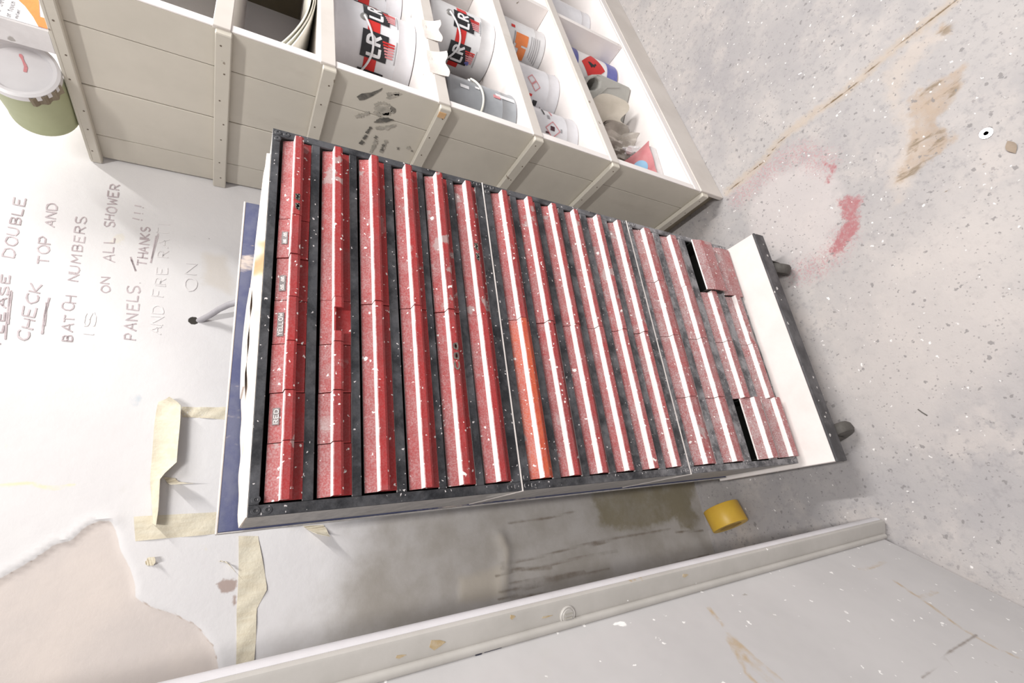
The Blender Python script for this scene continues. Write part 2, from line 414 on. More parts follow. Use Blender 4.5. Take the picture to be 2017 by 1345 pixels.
# ================================================================== BACK WALL (white lining torn off at one side)
U = axis(-.33, .62, .0035, -1.4, 1.9); Z = np.concatenate([np.arange(ZF, .93, .0035), np.linspace(.935, 1.3, 8)])
PU, PZ = np.meshgrid(U, Z, indexing='ij'); Q2 = np.stack([PU.ravel(), PZ.ravel()], 1)
wp = lambda L: [wall_uv(p) for p in L]
plaster = wp([(-260, 1290), (-120, 1215), (0, 1140), (70, 1100), (108, 1072), (140, 1065), (168, 1038), (195, 1026), (219, 1026), (228, 1045), (238, 1085), (256, 1118), (266, 1150), (267, 1178), (300, 1196), (340, 1208), (388, 1232), (420, 1272), (428, 1300), (434, 1345), (436, 1460), (-260, 1600)])
lip = wp([(-120, 1215), (0, 1140), (70, 1100), (108, 1072), (140, 1065), (168, 1038), (195, 1026), (219, 1026)])
edge2 = wp([(267, 1178), (300, 1196), (340, 1208), (388, 1232), (420, 1272), (428, 1300)])
drips = [wp(L) for L in ([(985, 1110), (1050, 1100), (1130, 1078), (1190, 1062), (1290, 1048)], [(985, 1122), (1060, 1118), (1140, 1098), (1215, 1085)], [(975, 1135), (1020, 1122), (1085, 1120)],
    [(1000, 1150), (1060, 1140), (1150, 1125)], [(980, 1165), (1040, 1158), (1110, 1140), (1200, 1120)], [(1330, 1048), (1385, 1045)], [(1160, 1078), (1215, 1060), (1320, 1042)], [(1000, 1030), (1080, 1020), (1130, 1008)],
    [(980, 1180), (1100, 1165), (1200, 1145), (1300, 1118), (1395, 1092)])]
olive = wp([(1165, 985), (1180, 1010), (1178, 1032), (1215, 1042), (1270, 1040), (1330, 1022), (1355, 1020), (1370, 940), (1180, 930)])
olive2 = wp([(1325, 1000), (1350, 990), (1376, 1020), (1360, 1042), (1340, 1035)])
lump = wp([(985, 1060), (995, 1085), (992, 1130), (990, 1170)])
lump2 = wp([(900, 1190), (905, 1140), (985, 1115), (990, 1175)])
brown_w = wp([(425, 1150), (440, 1140), (465, 1142), (467, 1160), (440, 1170), (432, 1160)])
brown_w2 = wp([(462, 1172), (470, 1178), (462, 1192), (455, 1185)])
blue_w = wp([(255, 780), (262, 792), (270, 778), (280, 785), (272, 800), (258, 798)])
yellow_w = wp([(-5, 958), (60, 951), (85, 960), (110, 962), (145, 955)])
beige_w = wp([(400, 500), (445, 505), (458, 560), (455, 580), (402, 560)])
grime_shade = wp([(560, 1345), (640, 1200), (700, 1070), (760, 1000), (900, 950), (1440, 880), (1440, 1200), (1000, 1345)])  # smudged lower wall, with the shade beside the cabinet painted in
hole = [wall_uv(p) for p in ((382, 465), (410, 471), (381, 632))]
dp = d_poly(Q2, plaster)
off = .0010*np.clip(dp/.002, -1, 1)+.0006*wav(Q2, 22, 11)
off += .0025*np.exp(-(d_line(Q2, lip)/.006)**2)*(dp > 0)*np.clip(.6+wav(Q2, 60, 4), 0, 1)
off += .0040*np.exp(-(d_line(Q2, lump)/.008)**2)+.0012*np.clip(-d_poly(Q2, lump2)/.003, 0, 1)
low = np.clip((.42-Q2[:, 1])/.3, 0, 1)
off += .0012*low*wav(Q2, 75, 21)
dh = np.minimum.reduce([np.hypot(Q2[:, 0]-hole[0][0], Q2[:, 1]-hole[0][1])-.0016, np.hypot(Q2[:, 0]-hole[1][0], Q2[:, 1]-hole[1][1])-.0014, np.hypot(Q2[:, 0]-hole[2][0], (Q2[:, 1]-hole[2][1]))-.0050])
g = G(); nx, ny = len(U), len(Z)
inside = (np.abs(Q2[:, 0]-.15) < .5) & (Q2[:, 1] < .93)
off = np.where(inside, off, 0)
g.v = [tuple(wall_pt(Q2[i, 0], Q2[i, 1], off[i])) for i in range(len(Q2))]
g.f = [(i*ny+j, (i+1)*ny+j, (i+1)*ny+j+1, i*ny+j+1) for i in range(nx-1) for j in range(ny-1)]
t = NT('wall_lining')
c = t.mix(t.ramp(t.noise(3, 5, .6), .3, .7), (.755, .735, .735), (.70, .675, .68))
c = t.mix(t.ramp(t.noise(9, 6, .7, dist=.6), .62, .78, 0, .35), c, (.66, .63, .60))
c = t.mix(t.ramp(t.noise(16, 5, .6), .68, .74, 0, .3), c, (.78, .70, .52))
c = t.mix(t.math('MULTIPLY', t.mask('grime_shade', .05, .12, 9), t.ramp(t.noise(8, 5, .65), .3, .7, .65, 1.0)), c, (.40, .365, .33))  # real smudges plus shade of the cabinet gap, put into the colour
c = t.mix(t.mask('lump', .006, .008, 30), c, (.50, .45, .39))
c = t.mix(t.math('MULTIPLY', t.mask('olive', .006, .022, 40), t.ramp(t.noise(14, 5, .7), .25, .65, .6, 1.0)), c, (.27, .235, .165))
c = t.mix(t.math('MULTIPLY', t.mask('drip', .0016, .003, 45), t.ramp(t.noise(25, 4), .3, .6, .5, .95)), c, (.22, .18, .145))
c = t.mix(t.math('MULTIPLY', t.mask('beige', .006, .012, 30), .5), c, (.64, .57, .49))
c = t.mix(t.math('MULTIPLY', t.mask('yellow', .0012, .002, 60), .7), c, (.78, .72, .42))
c = t.mix(t.math('MULTIPLY', t.mask('blue', .002, .006, 60), .6), c, (.46, .54, .60))
pl = t.mix(t.ramp(t.noise(5, 5, .6), .35, .65), (.68, .60, .555), (.61, .545, .515))
c = t.mix(t.mask('plaster', .0006, .0012, 120), c, pl)
c = t.mix(t.math('MULTIPLY', t.mask('edge', .0006, .0016, 120), .75), c, (.40, .30, .24))  # dark line paints the shadow along the lifted lining edge
c = t.mix(t.mask('brown', .0012, .006, 80), c, (.42, .33, .30))
c = t.mix(t.mask('hole', .0004, .0016, 90), c, (.04, .035, .03))
c = t.mix(t.specks(16, .07, .14), c, (.40, .34, .32))
t.done(c, .6, t.noise(45, 5, .65), .18, .004, .3)
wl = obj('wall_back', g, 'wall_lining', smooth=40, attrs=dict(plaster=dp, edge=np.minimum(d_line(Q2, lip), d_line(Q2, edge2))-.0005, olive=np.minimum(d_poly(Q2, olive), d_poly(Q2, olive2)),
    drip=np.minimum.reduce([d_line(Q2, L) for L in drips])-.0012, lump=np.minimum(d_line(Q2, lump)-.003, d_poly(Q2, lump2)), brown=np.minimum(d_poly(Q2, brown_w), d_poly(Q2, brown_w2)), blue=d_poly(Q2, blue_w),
    yellow=d_line(Q2, yellow_w)-.0014, beige=d_poly(Q2, beige_w), grime_shade=d_poly(Q2, grime_shade), hole=dh))
tag(wl, 'white lined wall with handwriting and torn plaster', kind='structure')

# ------------------------------------------------------------------ stroke lettering
def arc(cx, cy, rx, ry, a0, a1, n=10):
    return [(cx+rx*math.cos(math.radians(a0+(a1-a0)*i/n)), cy+ry*math.sin(math.radians(a0+(a1-a0)*i/n))) for i in range(n+1)]
FONT = {
 'A': [[(0, 0), (.42, 1), (.8, 0)], [(.15, .38), (.68, .38)]], 'B': [[(0, 0), (0, 1)]+arc(.3, .76, .3, .24, 90, -90)+[(0, .52)], [(.25, .52)]+arc(.3, .26, .36, .26, 90, -90)+[(0, 0)]],
 'C': [arc(.42, .5, .42, .5, 50, 310, 14)], 'D': [[(0, 0), (0, 1)]+arc(.2, .5, .55, .5, 90, -90, 12)+[(0, 0)]], 'E': [[(.65, 1), (0, 1), (0, 0), (.68, 0)], [(0, .52), (.5, .52)]],
 'F': [[(.65, 1), (0, 1), (0, 0)], [(0, .52), (.5, .52)]], 'H': [[(0, 0), (0, 1)], [(.68, 0), (.68, 1)], [(0, .5), (.68, .5)]], 'I': [[(.1, 0), (.1, 1)]],
 'K': [[(0, 0), (0, 1)], [(.62, 1), (.02, .42), (.68, 0)]], 'L': [[(0, 1), (0, 0), (.62, 0)]], 'M': [[(0, 0), (.06, 1), (.42, .35), (.78, 1), (.86, 0)]], 'N': [[(0, 0), (0, 1), (.68, 0), (.68, 1)]],
 'O': [arc(.4, .5, .4, .5, 90, 450, 18)], 'P': [[(0, 0), (0, 1)]+arc(.28, .72, .34, .28, 90, -90)+[(0, .44)]], 'R': [[(0, 0), (0, 1)]+arc(.28, .74, .34, .26, 90, -90)+[(0, .48), (.25, .48), (.68, 0)]],
 'S': [arc(.36, .75, .32, .25, 30, 270, 10)+arc(.36, .25, .34, .25, 90, -150, 10)], 'T': [[(-.05, 1), (.75, 1)], [(.35, 1), (.35, 0)]], 'U': [[(0, 1), (0, .35)]+arc(.34, .32, .34, .32, 180, 360, 8)+[(.68, 1)]],
 'W': [[(0, 1), (.2, 0), (.42, .7), (.64, 0), (.86, 1)]], 'Y': [[(0, 1), (.35, .5), (.7, 1)], [(.35, .5), (.35, 0)]], 'G': [arc(.42, .5, .42, .5, 50, 330, 14)+[(.8, .45), (.5, .45)]],
 '1': [[(.1, .8), (.35, 1), (.35, 0)]], '5': [[(.62, 1), (.08, 1), (.05, .55)]+arc(.3, .32, .34, .32, 110, -140, 10)], '!': [[(.1, 1), (.06, .28)], [(.05, .08), (.05, .0)]], '.': [[(.05, .06), (.08, 0)]],
 'e': [[(.05, .3), (.6, .3)]+arc(.33, .3, .28, .3, 0, 310, 10)], 'c': [arc(.33, .3, .3, .3, 50, 310, 10)], 'o': [arc(.33, .3, .3, .3, 0, 360, 12)], 'n': [[(.05, 0), (.05, .6)], [(.05, .4)]+arc(.3, .35, .25, .25, 160, 0, 6)+[(.55, 0)]],
 'd': [arc(.3, .3, .26, .3, 0, 360, 12), [(.56, 1), (.56, 0)]], 'a': [arc(.3, .3, .26, .3, 0, 360, 12), [(.56, .6), (.56, 0)]], 'r': [[(.05, 0), (.05, .6)], [(.05, .42), (.2, .58), (.38, .58)]], 't': [[(.2, .9), (.2, 0)], [(0, .6), (.42, .6)]],
 'i': [[(.1, .6), (.1, 0)]], 's': [arc(.25, .45, .2, .15, 30, 270, 6)+arc(.25, .15, .22, .15, 90, -150, 6)], 'x': [[(0, 0), (.5, .6)], [(0, .6), (.5, 0)]], 'u': [[(.05, .6), (.05, .2)]+arc(.3, .2, .25, .2, 180, 360, 6)+[(.55, .6)]]}
def text_strokes(s, jit=0.0, gap=.28):
    out = []; x = 0.0
    for ch in s:
        if ch == ' ': x += .7; continue
        st = FONT[ch]; wd = max(p[0] for L in st for p in L)
        jx, jy, sc = rng.normal(0, jit), rng.normal(0, jit), 1+rng.normal(0, jit)
        for L in st: out.append([(x+jx+p[0]*sc+rng.normal(0, jit*.4), p[1]*sc+jy+rng.normal(0, jit*.4)) for p in L])
        x += wd+gap
    return out, x-gap
def dense(L, step):
    out = [np.array(L[0], float)]
    for a, b in zip(L[:-1], L[1:]):
        a = np.array(a, float); b = np.array(b, float); n = max(1, int(np.linalg.norm(b-a)/step))
        out += [a+(b-a)*i/n for i in range(1, n+1)]
    return out
def strokes_on(g, strokes, fn, width, thick, step=.2, vary=.25):
    """ribbons with thickness laid on a surface; fn(a,b,off)->point, (a,b) in surface units"""
    for L in strokes:
        D = dense(L, step)
        if len(D) < 2: continue
        pts = []
        for i, p in enumerate(D):
            d = D[min(i+1, len(D)-1)]-D[max(i-1, 0)]; nn = np.linalg.norm(d)
            if nn < 1e-9: continue
            q = np.array([-d[1], d[0]])/nn*width*.5*(1+rng.normal(0, vary)*.5)
            pts.append((p-q, p+q))
        v = []; f = []
        for a, b in pts: v += [fn(a[0], a[1], 0), fn(b[0], b[1], 0), fn(b[0], b[1], thick), fn(a[0], a[1], thick)]
        for i in range(len(pts)-1):
            for k in range(4): f.append((4*i+k, 4*i+(k+1) % 4, 4*i+4+(k+1) % 4, 4*i+4+k))
        if len(pts) > 1: f += [(0, 1, 2, 3), tuple(4*(len(pts)-1)+k for k in (3, 2, 1, 0))]
        g.add(v, f)
WORDS = [('PLEASE', (8, 1262), (78, 752), 62, 1), ('DOUBLE', (108, 632), (188, 195), 84, 1), ('CHECK', (212, 1250), (310, 825), 84, 1), ('TOP', (352, 678), (378, 482), 84, 1), ('AND', (402, 410), (428, 236), 76, 1),
 ('BATCH', (530, 1240), (562, 908), 80, .6), ('NUMBERS', (572, 806), (640, 340), 76, .8), ('ON', (805, 892), (818, 775), 66, .8), ('ALL', (836, 664), (846, 492), 84, .8), ('SHOWER', (838, 412), (880, 92), 74, .9),
 ('PANELS.', (995, 1235), (1030, 815), 88, 1), ('THANKS', (1080, 690), (1112, 408), 70, 1), ('!!!', (1048, 352), (1058, 252), 70, 1)]
def zpx(p): return (p[0]/3.736, 340+p[1]/3.736)
g = G(); gf = G()
def wfn(a, b, off_): return tuple(wall_pt(a, b, .0012+off_))
def write_px(gg, word, a, b, h, width, jit=.05):
    st, wd = text_strokes(word, jit); a = np.array(a, float); b = np.array(b, float); e = (b-a)/wd
    n_ = np.array([e[1], -e[0]]); n_ = n_/np.linalg.norm(n_)*h
    out = [[wall_uv(a+e*p[0]+n_*p[1]) for p in dense(L, .12)] for L in st]
    strokes_on(gg, out, wfn, width, .0003, .0012)
for wd, a, b, h, k in WORDS:
    write_px(g, wd, zpx(a), zpx(b), h/3.736, .0013*(.55+.45*k))
for L in ([(42, 1230), (50, 1100), (80, 870)], [(60, 1120), (88, 880)], [(312, 1190), (330, 1050), (365, 925)], [(330, 1130), (345, 960)], [(1110, 668), (1165, 455)], [(1116, 640), (1150, 470)], [(962, 625), (1000, 730)], [(965, 640), (998, 725)]):
    strokes_on(g, [[wall_uv(zpx(p)) for p in L]], wfn, .0015, .0003, .002)
for wd, a, b, h in (('AND FIRE RATI', (318, 660), (335, 445), 22), ('ON', (385, 575), (392, 520), 24), ('IS', (185, 660), (190, 620), 20)):
    write_px(gf, wd, a, b, h, .0012)
ink = obj('handwriting', g, 'marker_ink', wl); tag(ink, 'brown marker handwriting in capital letters')
ink2 = obj('faded_handwriting', gf, 'faint_ink', wl); tag(ink2, 'nearly rubbed-out handwriting below the note')

# ------------------------------------------------------------------ masking tape on the wall
def tape(name, outline_px, label, lift=0.0, curl=None, mat='masking_tape'):
    """outline: list of (pxL, pxR) pairs down the length of the strip"""
    rows = [(wall_uv(a), wall_uv(b)) for a, b in outline_px]
    def fn(u, v):
        k = u*(len(rows)-1); i = min(int(k), len(rows)-2); t_ = k-i
        a = rows[i][0]*(1-t_)+rows[i+1][0]*t_; b = rows[i][1]*(1-t_)+rows[i+1][1]*t_
        p = a*(1-v)+b*v
        o_ = .0016+.0005*math.sin(u*23+v*5)+lift*(v**2 if curl == 'v' else u**3 if curl == 'u' else 0)
        return wall_pt(p[0], p[1], o_)
    o = obj(name, G().sheet(fn, 22, 7, .0003), mat, smooth=40); return tag(o, label, 'tape', 'masking tape pieces on the wall')
tape('masking_tape', [((313, 792), (335, 788)), ((309, 805), (358, 803)), ((305, 830), (357, 835)), ((302, 870), (353, 878)), ((298, 920), (350, 915)), ((296, 950), (318, 945)), ((299, 985), (316, 985)), ((301, 1012), (314, 1012)), ((300, 1030), (310, 1038))], 'creased masking tape strip peeling beside the blue board, forked at its end', .010, 'v')
tape('masking_tape', [((264, 1018), (267, 1066)), ((330, 1014), (332, 1060)), ((390, 1011), (392, 1055)), ((440, 1008), (440, 1050)), ((520, 1000), (520, 1042)), ((600, 990), (600, 1034))], 'flat masking tape strip whose end passes behind the blue board')
tape('masking_tape', [((470, 1056), (508, 1056)), ((470, 1120), (520, 1120)), ((468, 1170), (526, 1160)), ((466, 1200), (505, 1200)), ((466, 1260), (504, 1260)), ((465, 1312), (500, 1306))], 'long masking tape strip reaching towards the grey door')
tape('masking_tape', [((358, 802), (358, 822)), ((400, 803), (400, 824)), ((460, 802), (460, 828)), ((500, 800), (500, 828))], 'faint thin masking tape strip running to the blue board')
tape('masking_tape', [((596, 1036), (636, 1034)), ((606, 1044), (642, 1042)), ((620, 1054), (646, 1060))], 'crumpled tape scrap sticking out beside the cabinet', .012, 'u')
tape('masking_tape', [((322, 940), (345, 942)), ((330, 952), (352, 950)), ((340, 960), (382, 958))], 'small torn tape flap hanging off the forked strip', .014, 'u')
tape('masking_tape', [((286, 1108), (290, 1114)), ((292, 1098), (302, 1114)), ((306, 1098), (308, 1108))], 'tiny torn tape scrap alone above the bare plaster', .006, 'u')
tape('masking_tape', [((430, 1106), (436, 1104)), ((444, 1106), (452, 1112)), ((455, 1118), (463, 1128))], 'tiny curled tape scrap next to the brown smear', .006, 'u')

# cable coming out of the wall
c0 = wall_pt(*wall_uv((383, 632)), -.006); c1 = wall_pt(*wall_uv((400, 631)), .004)
pts = [c0, c0*.5+c1*.5, c1]
for k, px in enumerate([(415, 628), (432, 626), (450, 626), (470, 628), (490, 632)]):
    pts.append(wall_pt(*wall_uv(px), .010+.012*k-.0005*k*k))
tag(obj('cable', G().tube(pts, .0033, 10), 'cable_grey', smooth=50), 'grey cable emerging from a hole in the wall', 'cable')

# ================================================================== GREY DOOR STANDING OPEN
A = np.array([-.0919, -.0330]); DV = np.array([-.558, -.830]); DV /= np.linalg.norm(DV); DN = np.array([DV[1]*-1, DV[0]])  # panel direction, right-hand normal
DN = np.array([.830, -.558]); Bp = np.array([-.0752, -.0385]); zt, zb = .98, -.052
door = bpy.data.objects.new('door_1', None); COL.objects.link(door); door.location = Wp((A[0], A[1], ZF))
tag(door, 'grey painted steel door leaf standing open beside the drawers', kind='structure')
dl = np.arange(0, .40, .004); dz = np.arange(zb, zt+.001, .004)
def dpt(l, z, o_=0.0): q = A+DV*l+DN*o_; return (q[0], q[1], z)
def door_lz(px):
    p = on_plane(px, (A[0], A[1], 0), (DN[0], DN[1], 0)); return np.array([(p[:2]-A) @ DV, p[2]])
LL, ZZ = np.meshgrid(dl, dz, indexing='ij'); D2 = np.stack([LL.ravel(), ZZ.ravel()], 1)
sb = [[door_lz(p) for p in L] for L in ([(1396, 1196), (1410, 1215), (1424, 1230)], [(1428, 1245), (1450, 1270), (1480, 1310), (1520, 1345), (1560, 1380)], [(1436, 1262), (1455, 1295), (1470, 1325), (1490, 1345)], [(1440, 1250), (1490, 1300), (1545, 1345)], [(1692, 1122), (1715, 1118), (1745, 1105)],
    [(1760, 1143), (1830, 1190), (1890, 1235), (1960, 1275), (2017, 1300)], [(1815, 1176), (1845, 1165)])]
sd = [[door_lz(p) for p in L] for L in ([(1815, 1335), (1850, 1305), (1875, 1280), (1925, 1250)], [(1945, 1305), (1980, 1318), (2017, 1330)], [(1860, 1295), (1872, 1310)])]
g = G(); n2_ = len(dz); nl = len(dl)
g.v = [dpt(l, z) for l, z in D2]; base = len(g.v); g.v += [dpt(l, z, -.010) for l, z in D2]
idx = lambda i, j: i*n2_+j
for i in range(nl-1):
    for j in range(n2_-1):
        q = (idx(i, j), idx(i+1, j), idx(i+1, j+1), idx(i, j+1)); g.f.append(q); g.f.append(tuple(k+base for k in q)[::-1])
rim = [idx(i, 0) for i in range(nl)]+[idx(nl-1, j) for j in range(1, n2_)]+[idx(i, n2_-1) for i in range(nl-2, -1, -1)]+[idx(0, j) for j in range(n2_-2, 0, -1)]
for i in range(len(rim)): a, b = rim[i], rim[(i+1) % len(rim)]; g.f.append((a, b, b+base, a+base))
sbd = np.minimum.reduce([d_line(D2, L) for L in sb])-.0012; sdd = np.minimum.reduce([d_line(D2, L) for L in sd])-.0008
obj('panel', g, 'door_grey', door, attrs=dict(scratch_brown=np.concatenate([sbd, sbd+9]), scratch_dark=np.concatenate([sdd, sdd+9])))
# edge strip, its rolled white lip and bead
e = (A-Bp); e /= np.linalg.norm(e); en = np.array([e[1], -e[0]]); en = en if en[1] < 0 else -en
def rounded(prof, z0, z1): return G().prism(prof, lambda a, b, t_: (a, b, t_), z0, z1)
pA = A+e*.001; wS = np.linalg.norm(A-Bp)
def sp(a, b): q = Bp+e*a+en*b; return (q[0], q[1])      # a along strip from its free edge, b outwards
prof = [sp(0.0030, 0.0), sp(.0010, -.0006), sp(0, -.0022), sp(0, -.004), sp(wS, -.006), sp(wS, 0)]
obj('edge_strip', rounded(prof, -.064, zt), 'strip_grey', door, smooth=35)
prof = [sp(-.0002, -.0035), sp(-.0010, -.0050), sp(-.0015, -.0075), sp(-.0008, -.011), sp(.0006, -.013), sp(.0030, -.013), sp(.0030, -.0042)]
obj('rolled_lip', rounded(prof, -.062, zt), 'door_lip_white', door, smooth=60)
obj('bead', G().tube([(A[0]+DN[0]*.0010+en[0]*.001, A[1]+DN[1]*.001+en[1]*.001, -.058), (A[0]+DN[0]*.001+en[0]*.001, A[1]+DN[1]*.001+en[1]*.001, zt)], .0030, 10), 'strip_grey', door, smooth=60)
sp0 = on_plane((1117, 1211), (Bp[0], Bp[1], 0), (en[0], en[1], 0))
cap = obj('hole_cap', G().lathe([(0, .0016), (.0042, .0016), (.0048, .0010), (.0056, .0014), (.0062, .0008), (.0062, -.001)], sp0, (en[0], en[1], 0), 28), 'strip_grey', door, smooth=40)
tag(cap, 'round painted-over cover cap')
g = G()
for dx_ in (-.0012, .0012): q = sp0+np.array([e[0], e[1], 0])*dx_+np.array([en[0], en[1], 0])*.0016; g.box(q[0]-.0003, q[0]+.0003, q[1]-.0006, q[1]+.0002, q[2]-.003, q[2]+.003)
obj('slot', g, 'stain_grey', cap)
q = on_plane((970, 1279), (A[0], A[1], 0), (DN[0], DN[1], 0)); q2 = q+np.array([DN[0], DN[1], 0])*.0006
g = G()
for (dl_, z0, z1, w_) in ((0, -.006, .006, .0016), (.0006, .008, .012, .0014)):
    a_ = (q2[:2]+DV*(dl_-w_*.5)); b_ = (q2[:2]+DV*(dl_+w_*.5))
    g.hexa([(a_[0], a_[1], q2[2]+z0), (b_[0], b_[1], q2[2]+z0), (b_[0]-DN[0]*.001, b_[1]-DN[1]*.001, q2[2]+z0), (a_[0]-DN[0]*.001, a_[1]-DN[1]*.001, q2[2]+z0),
            (a_[0], a_[1], q2[2]+z1), (b_[0], b_[1], q2[2]+z1), (b_[0]-DN[0]*.001, b_[1]-DN[1]*.001, q2[2]+z1), (a_[0]-DN[0]*.001, a_[1]-DN[1]*.001, q2[2]+z1)])
obj('chipped_paint', g, 'chip_black', door)

for k, (px, hh, ww) in enumerate((((862, 1268), .010, .006), ((1350, 1133), .007, .003), ((790, 1292), .006, .002), ((1078, 1214), .009, .0012), ((1010, 1215), .004, .003))):
    q = on_plane(px, (Bp[0], Bp[1], 0), (en[0], en[1], 0)); al = (q[:2]-Bp) @ e
    pr = [(al-ww*.5, q[2]+hh*.4), (al+ww*.1, q[2]+hh*.5), (al+ww*.5, q[2]+hh*.2), (al+ww*.25, q[2]-hh*.2), (al, q[2]-hh*.5), (al-ww*.3, q[2]-hh*.15)]
    obj('paint_chip', G().prism(pr, lambda a, b, t_: (*sp(a, t_), b), -.0004, .00025), 'chip_brown', door)

# ================================================================== SHELF UNIT (cream planks, battens, pigeonholes)
SX, SY, SA = .425, .0208, math.radians(7.13)
def SH(a, b, z): return (SX+a*math.cos(SA), SY+a*math.sin(SA)+b, z)
def shbox(g, a0, a1, b0, b1, z0, z1, bev=.0006):
    return g.hexa([SH(a0, b0, z0), SH(a1, b0, z0), SH(a1, b1, z0), SH(a0, b1, z0), SH(a0, b0, z1), SH(a1, b0, z1), SH(a1, b1, z1), SH(a0, b1, z1)], bev)
DEP = .216; BAY = .3785; TH = .014; STOP = .758
LEV = [.639, .548, .424, .298, .170, -.002]      # shelf top surfaces
unit = thing('shelf_unit', SH(.3, .1, ZF), 'cream painted wooden pigeonhole shelf unit holding paint tins', 'shelving')
joints = [0, .0430, .1105, .1790, DEP]
for i in range(4):
    tilt = .0004*(i % 2)
    obj('plank', shbox(G(), 0+tilt, .0095, joints[i]+(.0004 if i else 0), joints[i+1]-.0004, -.034, STOP-.004, .0006), 'cream_paint', unit)
obj('front_edging', shbox(G(), -.0002, .0098, -.0016, -.0001, -.034, STOP-.004, .0003), 'white_shelf', unit)
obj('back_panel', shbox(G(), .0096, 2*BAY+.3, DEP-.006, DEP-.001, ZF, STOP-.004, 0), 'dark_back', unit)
NB = BAY*2+.30
for i, z in enumerate(LEV):
    bd = obj('shelf_board', shbox(G(), .0100, NB, .0010, DEP-.0065, z-TH, z, .0005), 'white_shelf', unit)
    if z > 0:
        obj('front_strip', shbox(G(), -.0010, NB, -.0030, .0008, z-TH-.001, z-.0006, .0005), 'front_paint', bd)
obj('top_board', shbox(G(), -.008, NB, -.004, DEP-.001, STOP-.0035, STOP-.0005, .0006), 'cream_paint', unit)
for k in (1, 2):
    for i in range(len(LEV)-1):
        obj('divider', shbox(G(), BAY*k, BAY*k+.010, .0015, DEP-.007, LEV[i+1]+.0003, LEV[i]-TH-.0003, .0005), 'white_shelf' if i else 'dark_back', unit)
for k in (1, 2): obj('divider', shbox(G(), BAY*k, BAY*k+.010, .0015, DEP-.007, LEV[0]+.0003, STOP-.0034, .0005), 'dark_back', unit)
obj('plinth', shbox(G(), -.0005, NB, -.0035, .0035, ZF, -.0165, .0008), 'front_paint', unit)
obj('plinth_side', shbox(G(), .012, .018, .0040, DEP-.010, ZF, -.0175, .0005), 'plinth_wood', unit)
obj('plinth_bead', shbox(G(), .0005, NB, -.0022, .0008, -.0160, -.0035, .0008), 'white_shelf', unit)
obj('end_panel', shbox(G(), NB+.0002, NB+.0100, .0005, DEP-.001, ZF, STOP-.004, .0006), 'cream_paint', unit)
# battens outside the planks, slightly tilted up to the back
for i, z in enumerate([STOP+.001]+LEV[:-1]+[-.022]):
    g = G(); z1, z0 = (z-.003, z-.0165) if i else (z-.0016, z-.012)
    if i == 6: z1, z0 = -.020, -.034
    t_ = .0075; r_ = .004 if i else 0.0
    P_ = [(SX-t_, SY-.001, z0), (SX-.0002, SY-.001, z0), (SX-.0002, SY+DEP+.002, z0+r_), (SX-t_, SY+DEP+.002, z0+r_), (SX-t_, SY-.001, z1), (SX-.0002, SY-.001, z1), (SX-.0002, SY+DEP+.002, z1+r_), (SX-t_, SY+DEP+.002, z1+r_)]
    b_ = obj('batten', g.hexa(P_, .0009), 'cream_paint', unit)
    g = G()
    for k in range(7):
        yy = SY+.012+.031*k+rng.uniform(-.005, .005); zz = (z0+z1)/2+r_*k/7+rng.uniform(-.003, .003)
        g.lathe([(0, .0003), (.0009, .0002), (.0009, -.001)], (SX-t_, yy, zz), (-1, 0, 0), 8)
    obj('nail_heads', g, 'nail_rust', b_)
g = G(); g.box(SX-.0080, SX-.0070, SY+.004, SY+.012, LEV[2]-.012, LEV[2]-.0035, .0002); obj('bare_wood_chip', g, 'orange_wood', unit)
# hand print and smears on the planks
def side_fn(a, b, o_): return (SX-.0002-o_, a, b)
def side_yz(px): p = on_x(px, SX); return np.array([p[1], p[2]])
g = G(); gg_ = G()
def blob(gx, pts_px, n=18, rough=.25, hgt=.0003):
    c_ = np.mean([side_yz(p) for p in pts_px], axis=0); R_ = []
    pts = [side_yz(p) for p in pts_px]
    v = [side_fn(c_[0], c_[1], hgt)]; ring = dense([*pts, pts[0]], .002)[:-1]
    ring = [q_+(q_-c_)*rng.normal(0, rough*.35) for q_ in ring]
    v += [side_fn(q_[0], q_[1], hgt) for q_ in ring]+[side_fn(q_[0], q_[1], 0) for q_ in ring]; m_ = len(ring)
    f = [(0, 1+i, 1+(i+1) % m_) for i in range(m_)]+[(1+i, 1+(i+1) % m_, 1+m_+(i+1) % m_, 1+m_+i) for i in range(m_)]
    gx.add(v, f)
blob(g, [(736, 240), (748, 232), (765, 231), (776, 236), (764, 240), (750, 242)]); blob(g, [(706, 282), (712, 276), (718, 280), (714, 285)]); blob(g, [(770, 208), (780, 214), (778, 222), (768, 214)])
for L in ([(722, 262), (728, 254)], [(728, 254), (731, 250)], [(716, 274), (722, 266)], [(738, 272), (742, 268)], [(752, 296), (756, 284)], [(784, 294), (784, 290)], [(811, 298), (812, 296)]):
    strokes_on(g, [[side_yz(p) for p in L]], side_fn, .0026, .0003, .0008, .8)
blob(g, [(703, 190), (712, 184), (730, 182), (745, 177), (753, 173), (750, 178), (735, 188), (718, 196), (708, 197)], rough=.05)
for L in ([(738, 208), (746, 203), (758, 203), (768, 208)], [(700, 230), (716, 226), (728, 220)], [(736, 220), (748, 226), (766, 224), (778, 218)], [(730, 300), (738, 285), (741, 275)], [(750, 300), (756, 288), (761, 276)], [(740, 252), (760, 252), (780, 246)], [(800, 292), (808, 290)], [(762, 186), (775, 184), (786, 185)]):
    strokes_on(gg_, [[side_yz(p) for p in L]], side_fn, .0035, .0002, .001, .9)
blob(gg_, [(740, 212), (752, 208), (764, 210), (772, 220), (760, 226), (744, 222)], rough=.5, hgt=.0002)
blob(gg_, [(759, 193), (775, 185), (793, 184), (780, 191), (766, 195)], rough=.2, hgt=.0002)
tag(obj('hand_print', g, 'stain_black', unit), 'black paint hand print on cream planks', kind='stuff'); obj('smudge', gg_, 'stain_grey', unit)
